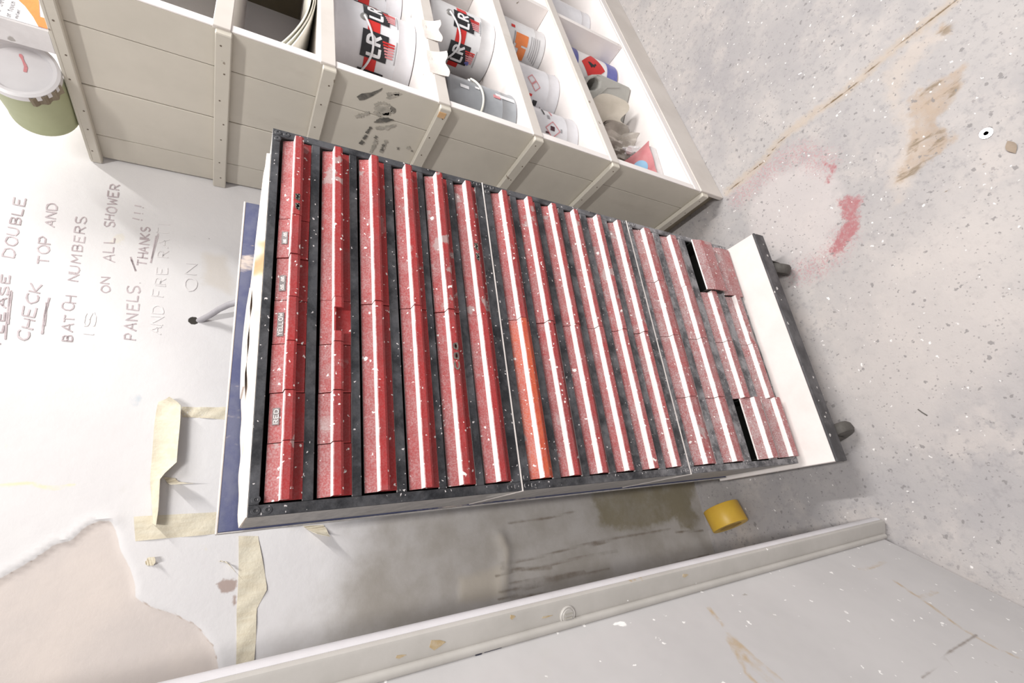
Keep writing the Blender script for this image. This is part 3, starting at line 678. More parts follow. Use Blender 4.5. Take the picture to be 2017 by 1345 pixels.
# torn tape flaps on one shelf edge
fz = LEV[2]
for nm, a0, a1, h0, h1, lab in (('torn_tape', .050, .092, fz-.018, fz+.004, 'torn pale tape flap on shelf edge, nearer the cream planks'), ('torn_tape', .120, .158, fz-.018, fz+.003, 'torn pale tape flap on shelf edge, farther from the cream planks')):
    def fn(u, v, a0=a0, a1=a1, h0=h0, h1=h1):
        a = a0+(a1-a0)*u; zz = h1+(h0-h1)*v-.002*math.sin(u*9)*v
        return SH(a, -.0034-.006*v*v*(.4+u)-.001*math.sin(u*7), zz)
    tag(obj(nm, G().sheet(fn, 12, 8, .0004), 'torn_tape_white', smooth=40), lab, 'tape', 'torn tape on the shelf edge')

# ------------------------------------------------------------------ tins
def cyl_fn(c, r, zt_, sgn=1):
    """(arc length, height above base) -> point on tin wall; arc 0 faces angle c[2]"""
    def fn(a, b, o_):
        q = c[2]+a/r; return (c[0]+(r+o_)*math.cos(q), c[1]+(r+o_)*math.sin(q), zt_+b)
    return fn
def patch(fn, a0, a1, b0, b1, th=.0003, n=10, outline=None):
    return G().sheet(lambda u, v: fn(a0+(a1-a0)*u, b0+(b1-b0)*v, 0.0002), n, 2, th)
def tin(name, label, cx, cy, zb_, r, h, mat='can_white', handle=None, lidmat='tin_metal', rim=True, face=None):
    o = thing(name, (cx, cy, zb_), label, 'paint tin', 'paint tins on the shelves')
    obj('body', G().lathe([(r*.97, .0006), (r*1.015, .0012), (r*1.015, .003), (r*.995, .0042), (r*.995, h*.22), (r*1.006, h*.225), (r*.995, h*.235), (r*.995, h-.006), (r*1.01, h-.0045), (r*1.02, h-.002), (r*1.0, h-.0005), (r*.93, h-.0005), (r*.92, h-.004)], (cx, cy, zb_), n=48), mat, o, smooth=50)
    obj('lid', G().lathe([(0, h-.004), (r*.80, h-.004), (r*.83, h-.001), (r*.91, h-.001), (r*.915, h-.004)], (cx, cy, zb_), n=40), lidmat, o, smooth=50)
    if handle:
        a0, a1, hz, sag, rad, hm = handle
        pts = []
        for i in range(25):
            u = i/24; q = a0+(a1-a0)*u; pts.append((cx+(r+.0022)*math.cos(q), cy+(r+.0022)*math.sin(q), zb_+hz-sag*math.sin(math.pi*u)))
        hd = obj('handle', G().tube(pts, rad, 8), hm, o, smooth=60)
        for p in (pts[0], pts[-1]):
            d = Vector((p[0]-cx, p[1]-cy, 0)).normalized()
            obj('handle_ear', G().lathe([(0, .002), (.0042, .0016), (.005, 0), (.005, -.003)], (cx+r*d.x, cy+r*d.y, p[2]), d, 14), 'tin_metal', o, smooth=50)
    return o
def cam_ang(cx, cy): return math.atan2(CC[1]-cy, CC[0]-cx)
def lr_label(o, cx, cy, zb_, r, h, centres, hw=.0155):
    fn = cyl_fn((cx, cy, cam_ang(cx, cy)), r, zb_)
    obj('red_band', patch(fn, min(centres)-hw-.008, max(centres)+hw+.010, h*.455, h*.60, .0002, 36), 'print_red', o, smooth=60)
    for c_ in centres:
        lb = obj('label', patch(fn, c_-hw, c_+hw, h*.345, h*.655, .0005, 12), 'print_black', o, smooth=60)
        st, wd = text_strokes('LR'); sc = hw*1.45/wd; gg = G()
        strokes_on(gg, [[(c_-hw*.72+p[0]*sc, h*.435+p[1]*h*.155) for p in L] for L in st], lambda a, b, o_: fn(a, b, .0007+o_), .0036*hw/.0155, .0003, .0012, .05)
        obj('letters', gg, 'print_white', lb)
        for q in range(6):
            aa = c_+hw*(.55-.20*q)
            gg = G().sheet(lambda u, v, aa=aa, q=q: fn(aa-hw*.13*u, h*(.415-.010*q)-v*h*(.15-.012*q), .0008), 2, 6, .0002)
            obj('stripe', gg, 'print_red' if q < 2 else 'print_pink', lb)
        obj('small_print', patch(fn, c_-hw*.9, c_+hw*.85, h*.236, h*.246, .0002, 10), 'print_grey', lb)
z4, z5, z6, z7 = LEV[2], LEV[3], LEV[4], LEV[5]
T1 = tin('paint_tin', 'large white tin with black and red LR label, front of its pigeonhole', .592, .116, z4, .052, .104, handle=(-2.503-.56, -2.503+.80, .0675, .0135, .0014, 'print_white'))
lr_label(T1, .592, .116, z4, .052, .104, (-.0345, .0105, .0555))
T2 = tin('paint_tin', 'white LR tin behind and beside the large front LR tin', .720, .150, z4, .046, .104)
lr_label(T2, .720, .150, z4, .046, .104, (-.004, .040))
T3 = tin('paint_tin', 'paint-splashed white LR tin with dark blue lid drips behind the grey tin', .668, .104, z5, .0435, .102, 'can_white_dirty', handle=(-2.573-.75, -2.573+.85, .074, .020, .0014, 'print_white'), lidmat='print_blue')
lr_label(T3, .668, .104, z5, .0435, .102, (-.0115, .033), .0135)
fn = cyl_fn((.668, .104, cam_ang(.668, .104)), .0435, z5)
for a, b, s_ in ((-.020, .035, .004), (-.028, .094, .007), (.012, .096, .005), (-.006, .092, .004)):
    obj('blue_splash', G().sheet(lambda u, v, a=a, b=b, s_=s_: fn(a+s_*(u-.5)*(1+.5*math.sin(v*5)), b+s_*1.6*(v-.5), .0009), 4, 4, .0002), 'print_blue', T3)
T4 = tin('paint_tin', 'dark grey tin with pale strap next to the cream planks', .4945, .0855, z5, .0445, .100, 'can_grey', handle=(-2.455-.25, -2.455+1.5, .062, .0105, .0014, 'paper_cream'))
fn = cyl_fn((.4945, .0855, cam_ang(.4945, .0855)), .0445, z5)
for a, b, wd_, hh, mm in ((.0405, .0765, .004, .012, 'print_white'), (.046, .058, .003, .006, 'print_white'), (.043, .030, .004, .010, 'print_pink'), (.047, .016, .005, .03, 'print_white')):
    obj('label_scrap', patch(fn, a-wd_, a+wd_*.3, b-hh*.5, b+hh*.5, .0003, 4), mm, T4)
T5 = tin('paint_tin', 'grubby small tin with orange label next to the divider', .760, .128, z6, .0365, .098, 'can_white_dirty')
fn = cyl_fn((.760, .128, cam_ang(.760, .128)), .0365, z6)
for a0, a1, b0, b1, mm in ((.006, .023, .035, .059, 'print_orange'), (-.016, .003, .036, .050, 'print_orange'), (.0, .006, .046, .056, 'print_orange'), (.029, .034, .062, .069, 'print_red'), (-.014, .024, .0605, .062, 'print_grey')):
    obj('label', patch(fn, a0, a1, b0, b1, .0004, 8), mm, T5)
for q in range(5): obj('small_print', patch(fn, -.016+.002*q, .026, .012+.004*q, .0128+.004*q, .0003, 8), 'print_grey', T5)
def diamond(fn, a, b, s_, par, w_=.0011, mat='print_pink'):
    gg = G(); strokes_on(gg, [[(a-s_, b), (a, b+s_), (a+s_, b), (a, b-s_), (a-s_, b)]], lambda x, y, o_: fn(x, y, .0006+o_), w_, .0002, .001, .2)
    obj('hazard_diamond', gg, mat, par)
T6 = tin('paint_tin', 'pale tin with two red hazard diamonds in the middle of its row', .641, .126, z6, .0435, .098)
fn = cyl_fn((.641, .126, cam_ang(.641, .126)), .0435, z6)
diamond(fn, .0275, .0545, .0075, T6); diamond(fn, .0190, .0460, .0075, T6)
obj('label', patch(fn, -.009, -.001, .038, .046, .0004, 6), 'print_black', T6); obj('label', patch(fn, .0025, .006, .050, .055, .0004, 4), 'print_red', T6)
T7 = tin('paint_tin', 'white tin with one red hazard diamond, front of its row by the planks', .525, .111, z6, .0455, .098)
fn = cyl_fn((.525, .111, cam_ang(.525, .111)), .0455, z6)
diamond(fn, .0239, .048, .0125, T7, .0012)
for a0, a1, b0, b1, mm in ((.022, .0285, .045, .052, 'paint_drip_dark'), (.016, .0185, .054, .060, 'paint_drip_dark'), (.004, .012, .0575, .0595, 'print_red'), (.0235, .0285, .0315, .034, 'print_grey'), (.040, .047, .052, .056, 'print_grey'), (.046, .060, .060, .062, 'print_black'), (.050, .062, .046, .048, 'print_pink')):
    obj('label', patch(fn, a0, a1, b0, b1, .0004, 5), mm, T7)
T8 = tin('paint_tin', 'white tin half hidden in the far lower pigeonhole', .955, .166, z7, .043, .105)
fn = cyl_fn((.955, .166, cam_ang(.955, .166)), .043, z7); obj('label', patch(fn, -.008, .006, .050, .062, .0004, 5), 'print_red', T8); obj('label', patch(fn, -.012, -.002, .040, .048, .0004, 5), 'print_black', T8)
# blue spray tin with red diamond
o = thing('spray_tin', (.762, .128, z7), 'blue and white round tin with a red flame diamond in the bottom pigeonhole', 'paint tin')
r = .0350
obj('body', G().lathe([(r*.9, .0005), (r, .003), (r, .120), (r*.96, .126), (r*.6, .132), (r*.5, .134), (0, .134)], (.762, .128, z7), n=40), 'carton_white', o, smooth=50)
fn = cyl_fn((.762, .128, cam_ang(.762, .128)), r, z7)
obj('blue_band', patch(fn, -r*3, r*3, .004, .029, .0004, 50), 'print_blue', o, smooth=60); obj('blue_band', patch(fn, -r*3, r*3, .098, .119, .0004, 50), 'print_blue', o, smooth=60)
gg = G().sheet(lambda u, v: fn(.023+(u-.5)*.054*(1-abs(2*v-1)), .035+.056*v, .0006), 10, 10, .0003); obj('red_diamond', gg, 'print_red', o, smooth=60)
gg = G(); strokes_on(gg, [[(.020, .066), (.026, .074), (.023, .062), (.028, .058)]], lambda a, b, o_: fn(a, b, .001+o_), .004, .0002, .001, .3); obj('flame_symbol', gg, 'print_black', o)
# plastic jug with a handle hole
o = thing('plastic_jug', (.700, .110, z7), 'grey plastic jug with handle hole next to the blue tin', 'jug')
ja = math.radians(-38); jc = np.array([.686, .112])
def jf(a, b, t_): q = jc+np.array([math.cos(ja), math.sin(ja)])*a+np.array([-math.sin(ja), math.cos(ja)])*t_; return (q[0], q[1], z7+b)
outer = [(-.030, .001), (.030, .001), (.034, .006), (.034, .074), (.028, .092), (.016, .104), (.004, .112), (-.006, .122), (-.018, .122), (-.022, .108), (-.030, .094), (-.034, .078), (-.034, .006)]
inner = [(.022, .074), (.026, .084), (.018, .096), (.008, .100), (.002, .092), (.006, .080), (.014, .072)]
def holed(outer, inner, fn_, t0, t1, steps):
    bm = bmesh.new()
    def loop(pts, t_): return [bm.verts.new(fn_(a, b, t_)) for a, b in pts]
    L = {}
    for s_ in (t0, t1):
        o1 = loop(outer, s_); i1 = loop(inner, s_); L[s_] = (o1, i1)
        es = [bm.edges.new((o1[i], o1[(i+1) % len(o1)])) for i in range(len(o1))]+[bm.edges.new((i1[i], i1[(i+1) % len(i1)])) for i in range(len(i1))]
        bmesh.ops.triangle_fill(bm, edges=es, use_beauty=True)
    for k in (0, 1):
        a_, b_ = L[t0][k], L[t1][k]; n_ = len(a_)
        for i in range(n_): bm.faces.new((a_[i], a_[(i+1) % n_], b_[(i+1) % n_], b_[i]))
    bm.verts.index_update(); g_ = G(); g_.add([v.co[:] for v in bm.verts], [[v.index for v in f.verts] for f in bm.faces]); bm.free(); return g_
bo = obj('body', holed(outer, inner, jf, -.022, .022, 1), 'jug_plastic', o)
bo.modifiers.new('round', 'BEVEL').width = .006; bo.modifiers['round'].segments = 2
for q in range(6): obj('rib', G().prism([(-.028+.0004, .012+.009*q), (-.028+.0004, .016+.009*q), (-.036, .016+.009*q), (-.036, .012+.009*q)], jf, -.016, .016), 'jug_plastic', o)
gg = G(); strokes_on(gg, [[(-.026, .012), (-.026, .06), (-.016, .078), (.002, .07), (.018, .056), (.026, .03)]], lambda a, b, o_: jf(a, b, -.022-o_), .003, .0012, .004, 0); obj('moulded_line', gg, 'jug_plastic', o)
obj('cap', G().lathe([(0, .134), (.008, .134), (.009, .132), (.009, .121)], (jf(-.012, 0, 0)[0], jf(-.012, 0, 0)[1], z7), n=16), 'print_black', o, smooth=50)
# crumpled paper and cloth
def crumple(name, c_, rx, ry, rz, seed, mat, label, cat, spike=.25, n=26):
    r_ = np.random.default_rng(seed); ph = r_.uniform(0, 6.28, (9, 3)); kk = r_.normal(0, 3.2, (9, 3))
    def fn(u, v):
        th = u*2*math.pi; ph_ = v*math.pi*.5; d = np.array([math.cos(th)*math.cos(ph_), math.sin(th)*math.cos(ph_), math.sin(ph_)])
        k = 1+spike*sum(math.sin(kk[i] @ d*2+ph[i][0])*.35 for i in range(9))*.5+spike*.25*abs(math.sin(7*th+5*ph_+ph[0][1]))
        return (c_[0]+rx*d[0]*k, c_[1]+ry*d[1]*k, c_[2]+max(0.0006, rz*d[2]*k))
    return tag(obj(name, G().sheet(fn, n*2, n, None), mat, smooth=22), label, cat)
crumple('rag', (.606, .142, z7), .032, .040, .066, 3, 'cloth_beige', 'crumpled beige rag in the bottom pigeonhole beside the jug', 'rag', .5)
def fn(u, v):
    a = .590+.055*u+.008*math.sin(v*4); return (a, .074+.014*v+.006*math.sin(u*5), z7+.040+.055*v+.01*math.sin(u*6+v*3))
tag(obj('torn_paper', G().sheet(fn, 14, 10, .0005), 'paper_beige', smooth=50), 'torn brown paper sheet leaning on the beige rag', 'paper')
o = thing('paper_packet', (.512, .092, z7), 'red paper packet with blue disc in the bottom corner by the planks', 'packet')
def pf(u, v): return (.472+.078*u, .058+.056*v, z7+.019+.010*math.sin(math.pi*u)*(.5+.5*v)+.008*v+.002*math.sin(9*u+4*v))
obj('wrapper', G().sheet(pf, 18, 12, .0012), 'print_pink', o, smooth=40)
obj('base', G().box(.476, .546, .062, .110, z7+.0005, z7+.0165, .002), 'carton_white', o)
obj('blue_disc', G().sheet(lambda u, v: np.array(pf(.46+.19*v*math.cos(u*6.283), .46+.26*v*math.sin(u*6.283)))+np.array([0, -.0004, .0016]), 28, 5, .0003), 'print_sky', o)
crumple('paper_wad', (.561, .100, z7), .009, .012, .032, 9, 'carton_white', 'small white crumpled paper between the red packet and the beige rag', 'paper', .4, 14)
# folded papers lying over the third shelf edge
o = thing('folded_papers', SH(.10, .05, LEV[1]), 'bundle of cream folded papers drooping over the upper shelf edge', 'papers')
for k in range(3):
    def fn(u, v, k=k):
        a = .030+.002*k+.180*u; b = .122-.112*v+.005*math.sin(u*5+k*.6)
        zz = LEV[1]+.0035+.0022*k+(.026+.003*k)*max(0, 1-u*1.7)**1.6*(.45+.55*v)+.0012*math.sin(7*u+k)
        return SH(a-.014*v*v*(1-u), b, zz)
    obj('sheet', G().sheet(fn, 18, 16, .0012), 'paper_cream', o, smooth=50)
# things standing on top of the unit
TZ = STOP-.0004
o = thing('filler_carton', (.483, .086, TZ), 'white carton with orange printed corner on top of the shelf unit', 'carton')
bx0, by0 = .4188, .0740
obj('body', G().box(bx0, bx0+.13, by0, by0+.024, TZ, TZ+.15, .0008), 'carton_white', o)
lab = obj('label', G().box(bx0+.0012, bx0+.128, by0-.0006, by0-.0001, TZ+.001, TZ+.149), 'print_white', o)
obj('orange_swoosh', G().prism([(bx0+.0012, .0012), (bx0+.0012, .0068), (bx0+.010, .0115), (bx0+.020, .0185), (bx0+.030, .029), (bx0+.036, .040), (bx0+.036, .0125), (bx0+.0125, .0078), (bx0+.0125, .0012)], lambda a, b, t_: (a, t_, TZ+b), by0-.0012, by0-.0007), 'print_orange', lab)
for s_, a, b, h_, wd_ in (('Secs', .012, .0385, .0045, .0009), ('15 Secon', .0026, .0312, .0044, .0009), ('or toucn', .0022, .0245, .0034, .0007), ('instant', .003, .0200, .0024, .0004)):
    st, wd = text_strokes(s_); gg = G(); strokes_on(gg, [[(bx0+a+p[0]*h_*.9, b+p[1]*h_) for p in L] for L in st], lambda x, y, o_: (x, by0-.0006-o_, TZ+y), wd_, .0003, .0008, .1)
    obj('printed_text', gg, 'print_grey', lab)
o = thing('green_tin', (.420, .15, TZ), 'green paint tin lying on top of the shelf unit, white lid facing out', 'paint tin')
r = .0268; ax = np.array([math.sin(math.radians(14)), math.cos(math.radians(14)), 0.0]); lc = np.array([.4124, .1216, TZ+r*1.03])
obj('body', G().lathe([(r*.98, .001), (r, .004), (r, .060), (r*1.03, .061), (r*1.03, .064), (r*.9, .064), (r*.9, .062), (0, .062)], lc, ax, 48), 'green_paint', o, smooth=50)
ld = obj('lid', G().lathe([(0, -.0015), (r*.80, -.0015), (r*.84, -.005), (r*.95, -.006), (r*1.04, -.005), (r*1.04, .0015), (r*.97, .0016)], lc, ax, 48), 'lid_white', o, smooth=40)
e1 = np.array([ax[1], -ax[0], 0.0]); lfn = lambda a, b, o_: tuple(lc+e1*a+np.array([0, 0, b])-ax*(.0017+o_))
gg = G(); strokes_on(gg, [[(-.001, -.003), (.004, -.003)], [(.004, -.003), (.015, .002)]], lfn, .0022, .0004, .002, .3); obj('pink_mark', gg, 'print_pink', ld)
gg = G(); gg.sheet(lambda u, v: tuple(lc+ax*(-.004+.012*v)+(e1*math.cos(math.pi*(1.10+.33*u))+np.array([0, 0, math.sin(math.pi*(1.10+.33*u))]))*(r*1.035+.0004+.001*math.sin(u*20))), 14, 4, .0006); obj('dried_paint', gg, 'tape_core', ld)

# ================================================================== DRAWER CABINETS
HX = .306
def rivet(g, x, z, r=.0026): g.lathe([(0, .0006), (r*.35, .0004), (r*.4, .0009), (r, .0006), (r, -.001)], (x, 0, z), (0, -1, 0), 12)
def drawer(cab, x0, x1, zt_, h, u_, l_, d_, mat='red_plastic', dy=0.0, drop=0.0, segs=None, lip=True, roll=0.0):
    zt_ = zt_-drop; xa, xb = x0+.0003, x1-.0003
    y0 = .0006+dy; yb = .088
    def pf(a, b, t_): return (t_, a, b+roll*(t_-(x0+x1)/2))
    # leaning upper face, flat lower face, with side returns
    front = [(y0+.0030, zt_), (y0, zt_-u_), (y0, zt_-h), (y0+.0018, zt_-h), (y0+.0018, zt_-u_), (y0+.0048, zt_)]
    g = G().prism(front, pf, xa, xb)
    dr = obj('drawer', g, mat, cab)
    g = G(); g.box(xa+.0004, xa+.0016, y0+.0049, yb, zt_-h, zt_-.003); g.box(xb-.0016, xb-.0004, y0+.0049, yb, zt_-h, zt_-.003); g.box(xa+.0017, xb-.0017, y0+.0049, yb, zt_-h, zt_-h+.0012)
    tray = obj('tray', g, 'inside_shade', dr); tag(tray, 'drawer tray, coloured black as the shade inside')  # tray coloured near-black to stand for the shade in the drawer gaps
    if lip:
        g = G()
        for (sa, sb_) in (segs or [(0, 1)]):
            a_ = xa+(xb-xa)*sa; b_ = xa+(xb-xa)*sb_
            prof = [(y0+.0004, zt_-u_), (y0-d_+.0004, zt_-u_-.0004), (y0-d_, zt_-u_-.0010), (y0-d_-.0003, zt_-u_-l_*.75), (y0-d_+.0008, zt_-u_-l_), (y0-d_+.0018, zt_-u_-l_), (y0-d_+.0015, zt_-u_-.0022), (y0+.0004, zt_-u_-.0020)]
            g.prism(prof, pf, a_, b_)
        if segs:   # the ledge stays where the lip has snapped off
            g.prism([(y0+.0003, zt_-u_-.0001), (y0-d_+.0012, zt_-u_-.0005), (y0-d_+.0012, zt_-u_-.0018), (y0+.0003, zt_-u_-.0019)], pf, xa, xb)
        obj('handle', g, mat, dr)
    return dr
def cabinet(z0, z1, rows, h, u_, l_, d_, label, spec, gap):
    c_ = thing('drawer_cabinet', (HX/2, .05, z0), label, 'drawer cabinet', 'stacked small-parts drawer cabinets')
    z0 = z0+.0012; yB = .104; z1_ = z1; z1 = z1-.0001
    if z1_ < .5: tag(obj('top_lip', G().box(-.0007, HX+.0004, -.0006, yB, z1_, z1_+.0010, .0002), 'pale_edge', c_), 'pale line where two cabinets meet')
    g = G(); g.box(0, .0016, .0022, yB, z0, z1); obj('side_panel', g, 'cabinet_grey', c_); g = G(); g.box(HX-.0016, HX, .0022, yB, z0, z1); obj('side_panel', g, 'cabinet_grey', c_)
    obj('top_panel', G().box(.0017, HX-.0017, .0022, yB, z1-.0016, z1), 'cabinet_grey', c_); obj('bottom_panel', G().box(.0017, HX-.0017, .0022, yB, z0, z0+.0016), 'cabinet_grey', c_)
    obj('back_panel', G().box(.0017, HX-.0017, yB-.0016, yB, z0+.0017, z1-.0017), 'inside_shade', c_)  # back coloured near-black, painting the unlit cabinet interior
    g = G(); g.box(0, .0068, 0, .0021, z0, z1, .0003); obj('frame_stile', g, 'black_metal', c_); g = G(); g.box(HX-.0068, HX, 0, .0021, z0, z1, .0003); obj('frame_stile', g, 'black_metal', c_)
    ed = [z1]+[v for r_ in rows for v in (r_+gap, r_-h-.0006)]+[z0]
    for i in range(0, len(ed), 2):
        if ed[i]-ed[i+1] > .0005: obj('frame_rail', G().box(.0069, HX-.0069, .0001, .0030, ed[i+1], ed[i], .0003), 'black_metal', c_)
    for x in (.0035, HX-.0035):
        for z in (z1-.0040, z1-.0105, z0+.0040, z0+.0105): g = G(); rivet(g, x, z); obj('rivet', g, 'black_metal', c_, smooth=40)
    for x in (.0100, HX-.0100):
        for z in (z1-.0040,): g = G(); rivet(g, x, z); obj('rivet', g, 'black_metal', c_, smooth=40)
    for i, r_ in enumerate(rows):
        for k, (x0, x1, kw) in enumerate(spec(i)):
            kw = dict(kw); kw.setdefault('dy', rng.uniform(-.0006, .0006)); kw.setdefault('drop', abs(rng.normal(0, .0003))); kw.setdefault('roll', rng.normal(0, .003) if x1-x0 < .1 else rng.normal(0, .0012))
            lb = kw.pop('text', None)
            dr = drawer(c_, x0, x1, r_, h, u_, l_, d_, **kw)
            if lb:
                on_lip, tx, xs, xe, mm = lb
                if on_lip: yy = -d_-.0003; zz0, zz1 = r_-u_-l_*.80, r_-u_-l_*.28
                else: yy = -.0002; zz0, zz1 = r_-u_+.0012, r_-u_+.0052
                slope = 0 if on_lip else .0030/u_
                Y_ = lambda z, o_: yy+(.0006+kw['dy'])+slope*(z-(r_-u_))-o_
                if mm == 'plate':
                    pl_ = obj('label_tape', G().hexa([(xs, Y_(zz0, .0004), zz0), (xe, Y_(zz0, .0004), zz0), (xe, Y_(zz0, 0), zz0), (xs, Y_(zz0, 0), zz0), (xs, Y_(zz1, .0004), zz1), (xe, Y_(zz1, .0004), zz1), (xe, Y_(zz1, 0), zz1), (xs, Y_(zz1, 0), zz1)]), 'label_tape', dr)
                st, wd = text_strokes(tx, .03); gg = G(); hh = (zz1-zz0)*(.66 if mm == 'plate' else 1); z_b = zz0+(zz1-zz0)*(.17 if mm == 'plate' else 0)
                strokes_on(gg, [[(xs+.0008+p[0]*(xe-xs-.0016)/wd, z_b+p[1]*hh) for p in L] for L in st], lambda a, b, o_: (a, Y_(b, .0004+o_), b), .00045 if mm == 'plate' else .0011, .0002, .0008, .2)
                obj('lettering', gg, 'pale_edge' if mm == 'plate' else 'stain_black', dr)
    return c_
XL, XM, XR = .0078, .1525, .2985
r1 = [XL, .0446, .0785, .1141, .1486, .1841, .2192, .2540, XR]; r2 = [XL, .0430, .0791, .1160, XM]; r4 = [XL, .0800, XM, .2232, XR]
def spec1(i):
    if i == 0:
        tx = {0: None, 1: (0, 'RED', .0565, .0680, 'plate'), 3: (0, 'YELLOW', .1200, .1385, 'plate'), 4: (0, '~~', .1560, .1690, 'plate'), 5: (0, '~~', .1960, .2070, 'plate'), 6: (1, '~~', .2230, .2400, 'ink'), 7: (1, '~~', .2420, .2530, 'ink')}
        return [(r1[k], r1[k+1], dict(text=tx.get(k)) if tx.get(k) else {}) for k in range(8)]
    if i == 1:
        return [(r2[k], r2[k+1], dict(segs=[(0, .22), (.76, 1)]) if k == 3 else {}) for k in range(4)]+[(XM, XR, {})]
    out = [(XL+.0005*(i == 2), XM, {}), (XM, XR, {})]
    if i == 4: out[0][2]['text'] = (1, 'C88', .098, .122, 'ink')
    if i == 5: out[1][2]['text'] = (1, '~~', .205, .226, 'ink')
    return out
def spec2(i):
    return [(XL, XM, dict(mat='orange_plastic') if i == 0 else {}), (XM, XR, {})]
def spec3(i):
    out = [(r4[k], r4[k+1], {}) for k in range(4)]
    if i == 2: out[0][2].update(drop=.0115, dy=-.0042); out[3][2].update(drop=.006, lip=False, dy=-.010, roll=.01)
    if i == 3: out[3][2].update(lip=False, dy=-.004, roll=-.03); out[0][2].update(roll=-.015, drop=.0035, dy=-.0038)
    return out
FONT['8'] = [arc(.35, .74, .28, .26, 0, 360, 14), arc(.35, .25, .34, .25, 0, 360, 14)]
FONT['~'] = [[(0, .1), (.2, .9), (.3, .2), (.55, .8), (.6, .1)], [(.05, .5), (.5, .45)], [(.1, .15), (.65, .2)], [(.6, .9), (.2, .6)]]
FONT['X'] = [[(0, 0), (.7, 1)], [(0, 1), (.7, 0)]]
cabinet(.3917, .5859, [.5776, .5466, .5160, .4845, .4543, .4232], .0215, .0078, .0072, .0072, 'topmost black drawer cabinet, its two upper rows split into small red drawers', spec1, .0024)
cabinet(.1926, .3917, [.3820, .3510, .3198, .2885, .2562, .2245], .0210, .0078, .0072, .0066, 'middle black drawer cabinet with one orange drawer among the red', spec2, .0018)
cabinet(.0, .1926, [.1845, .1372, .0885, .0390], .0345, .0138, .0118, .0060, 'lowest black drawer cabinet, dusty, four drawers in each row', spec3, .0014)
# blue backboard behind the three cabinets, bare timber strip on top
o = thing('backboard', (HX/2, .110, .0), 'worn blue painted board standing behind the drawer cabinets', 'board')
obj('board', G().box(-.0012, .3045, .1052, .1140, .0006, .6015, .0005), 'blue_paint', o)
obj('top_edge', G().box(-.0024, .3048, .1048, .1144, .6016, .6032, .0004), 'pale_edge', o)
obj('side_edge', G().box(-.0024, -.0013, .1050, .1142, .0006, .6015, .0003), 'cabinet_grey', o)
gg = G(); n_ = 60; tv = []
for i in range(n_+1):
    u = i/n_; x = .0004+.3010*u; top = .5878+.0048*math.sin(math.pi*u)**.8+.0004*math.sin(u*61)+.0003*math.sin(u*23)
    yf = .0016+.0008*math.sin(u*37)+.0005*math.sin(u*91)+(.030*max(0, u-.93)/.07)
    tv += [(x, yf, .58605), (x, yf+.0008, top-.0012+.0008*u), (x, .102, top), (x, .102, .58605)]
tf = [(4*i+k, 4*i+(k+1) % 4, 4*i+4+(k+1) % 4, 4*i+4+k) for i in range(n_) for k in range(4)]+[(3, 2, 1, 0), (4*n_, 4*n_+1, 4*n_+2, 4*n_+3)]
gg.add(tv, tf); tag(obj('timber_strip', gg, 'bare_wood', smooth=30), 'thin bare timber offcut on top of the drawer cabinet', 'wood')
def ws2(u, v): return (.085+.075*u, .010+.030*v, .5922+.0012*math.sin(math.pi*u*.9)+.0008*v)
tag(obj('timber_splinter', G().sheet(ws2, 16, 4, .0012), 'pale_edge', smooth=30), 'pale split splinter lying on the timber offcut', 'wood')

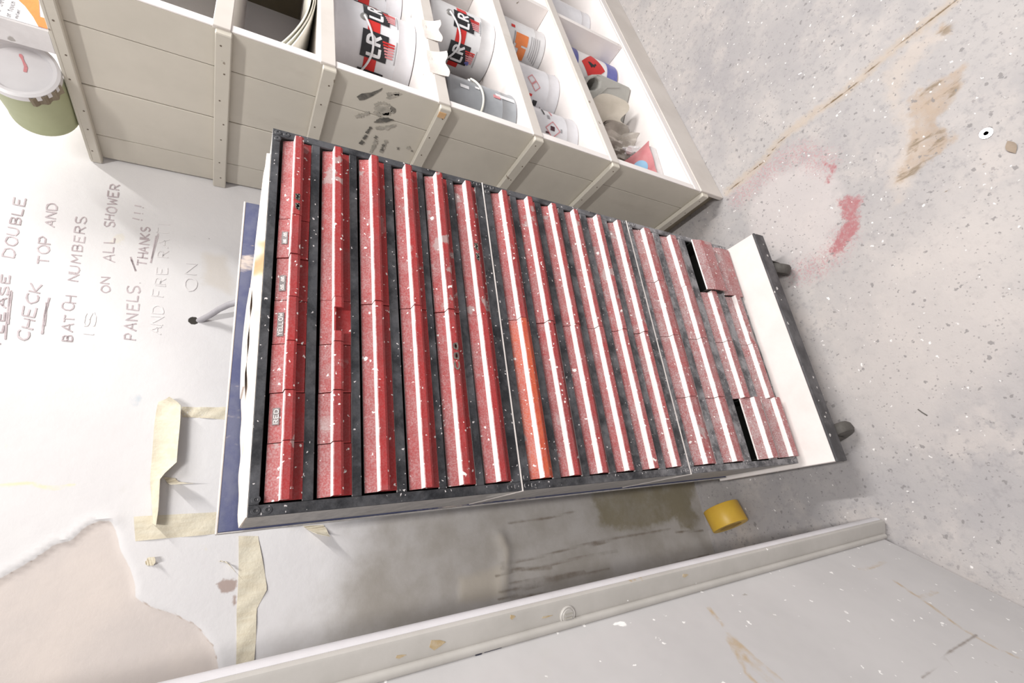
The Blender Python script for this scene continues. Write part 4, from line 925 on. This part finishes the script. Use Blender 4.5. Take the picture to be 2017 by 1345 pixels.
# ================================================================== DOLLY
o = thing('wheeled_dolly', (.148, .04, ZF), 'dusty wheeled board carrying the drawer cabinets', 'dolly')
obj('deck', G().box(-.0050, .3020, -.0405, .118, -.0212, -.0002, .0006), 'dust_white', o)
obj('front_edge', G().box(-.0056, .3026, -.0432, -.0407, -.0222, -.0004, .0007), 'dolly_edge', o)
for k in range(4):
    x = (.028, .262)[k % 2]; y = (-.028, .092)[k//2]; R_ = .0215; zc = ZF+R_+.0002
    cs = obj('caster', G().box(x-.014, x+.014, y-.012, y+.012, -.0235, -.0214, .0005), 'caster_dark', o)
    ang = (.35, -.5, .2, .9)[k]; ca, sa = math.cos(ang), math.sin(ang)
    g = G()
    for s_ in (-1, 1):
        pr = [(-.009, -.0238), (.009, -.0238), (.005, zc-.004), (-.005, zc-.004)]
        g.prism(pr, lambda a, b, t_, s_=s_: (x+a*sa+t_*ca, y-a*ca+t_*sa, b), s_*.0085-.0008, s_*.0085+.0008)
    obj('fork', g, 'caster_dark', cs)
    obj('wheel', G().lathe([(0, -.0066), (R_*.55, -.0068), (R_*.9, -.0062), (R_, -.003), (R_, .003), (R_*.9, .0062), (R_*.55, .0068), (0, .0066)], (x, y, zc), (ca, sa, 0), 28), 'rubber', cs, smooth=40)

# ================================================================== small things on the floor
o = thing('tape_roll', (-.053, .158, ZF), 'roll of yellow tape standing on edge by the wall', 'tape')
r = .0265; yaw = math.radians(17); ax = (math.cos(yaw), math.sin(yaw), 0); cc_ = (-.0535, .158, ZF+r+.0003)
obj('yellow_tape', G().lathe([(r*.62, -.0148), (r*.98, -.0148), (r, -.0138), (r, .0138), (r*.98, .0148), (r*.62, .0148), (r*.62, -.0148)], cc_, ax, 44), 'tape_yellow', o, smooth=40)
obj('core', G().lathe([(r*.54, -.0146), (r*.615, -.0146), (r*.615, .0146), (r*.54, .0146), (r*.54, -.0146)], cc_, ax, 40), 'tape_core', o, smooth=40)
wz = ZF+.0002; wc = on_z((1943, 263), ZF)
tag(obj('washer', G().lathe([(.0022, 0), (.0056, 0), (.0056, .0010), (.0022, .0010), (.0022, 0)], (wc[0], wc[1], wz), n=28), 'bright_steel', smooth=30), 'bright steel washer lying on the concrete', 'washer')
lf = on_z((1993, 290), ZF)
tag(obj('dry_leaf', G().sheet(lambda u, v: (lf[0]+.016*(u-.5)*1.0, lf[1]+.008*(v-.5)*math.sin(math.pi*min(max(u, .02), .98)), ZF+.0006+.0016*math.sin(math.pi*u)), 10, 6, .0003), 'dry_leaf', smooth=50), 'small dry brown leaf near the washer', 'leaf')
tw = [on_z(p, ZF+.0007) for p in ((1808, 806), (1816, 812), (1826, 818))]
tag(obj('twig', G().tube(tw, .0006, 6), 'twig_dark'), 'tiny dark splinter on the open concrete', 'splinter')
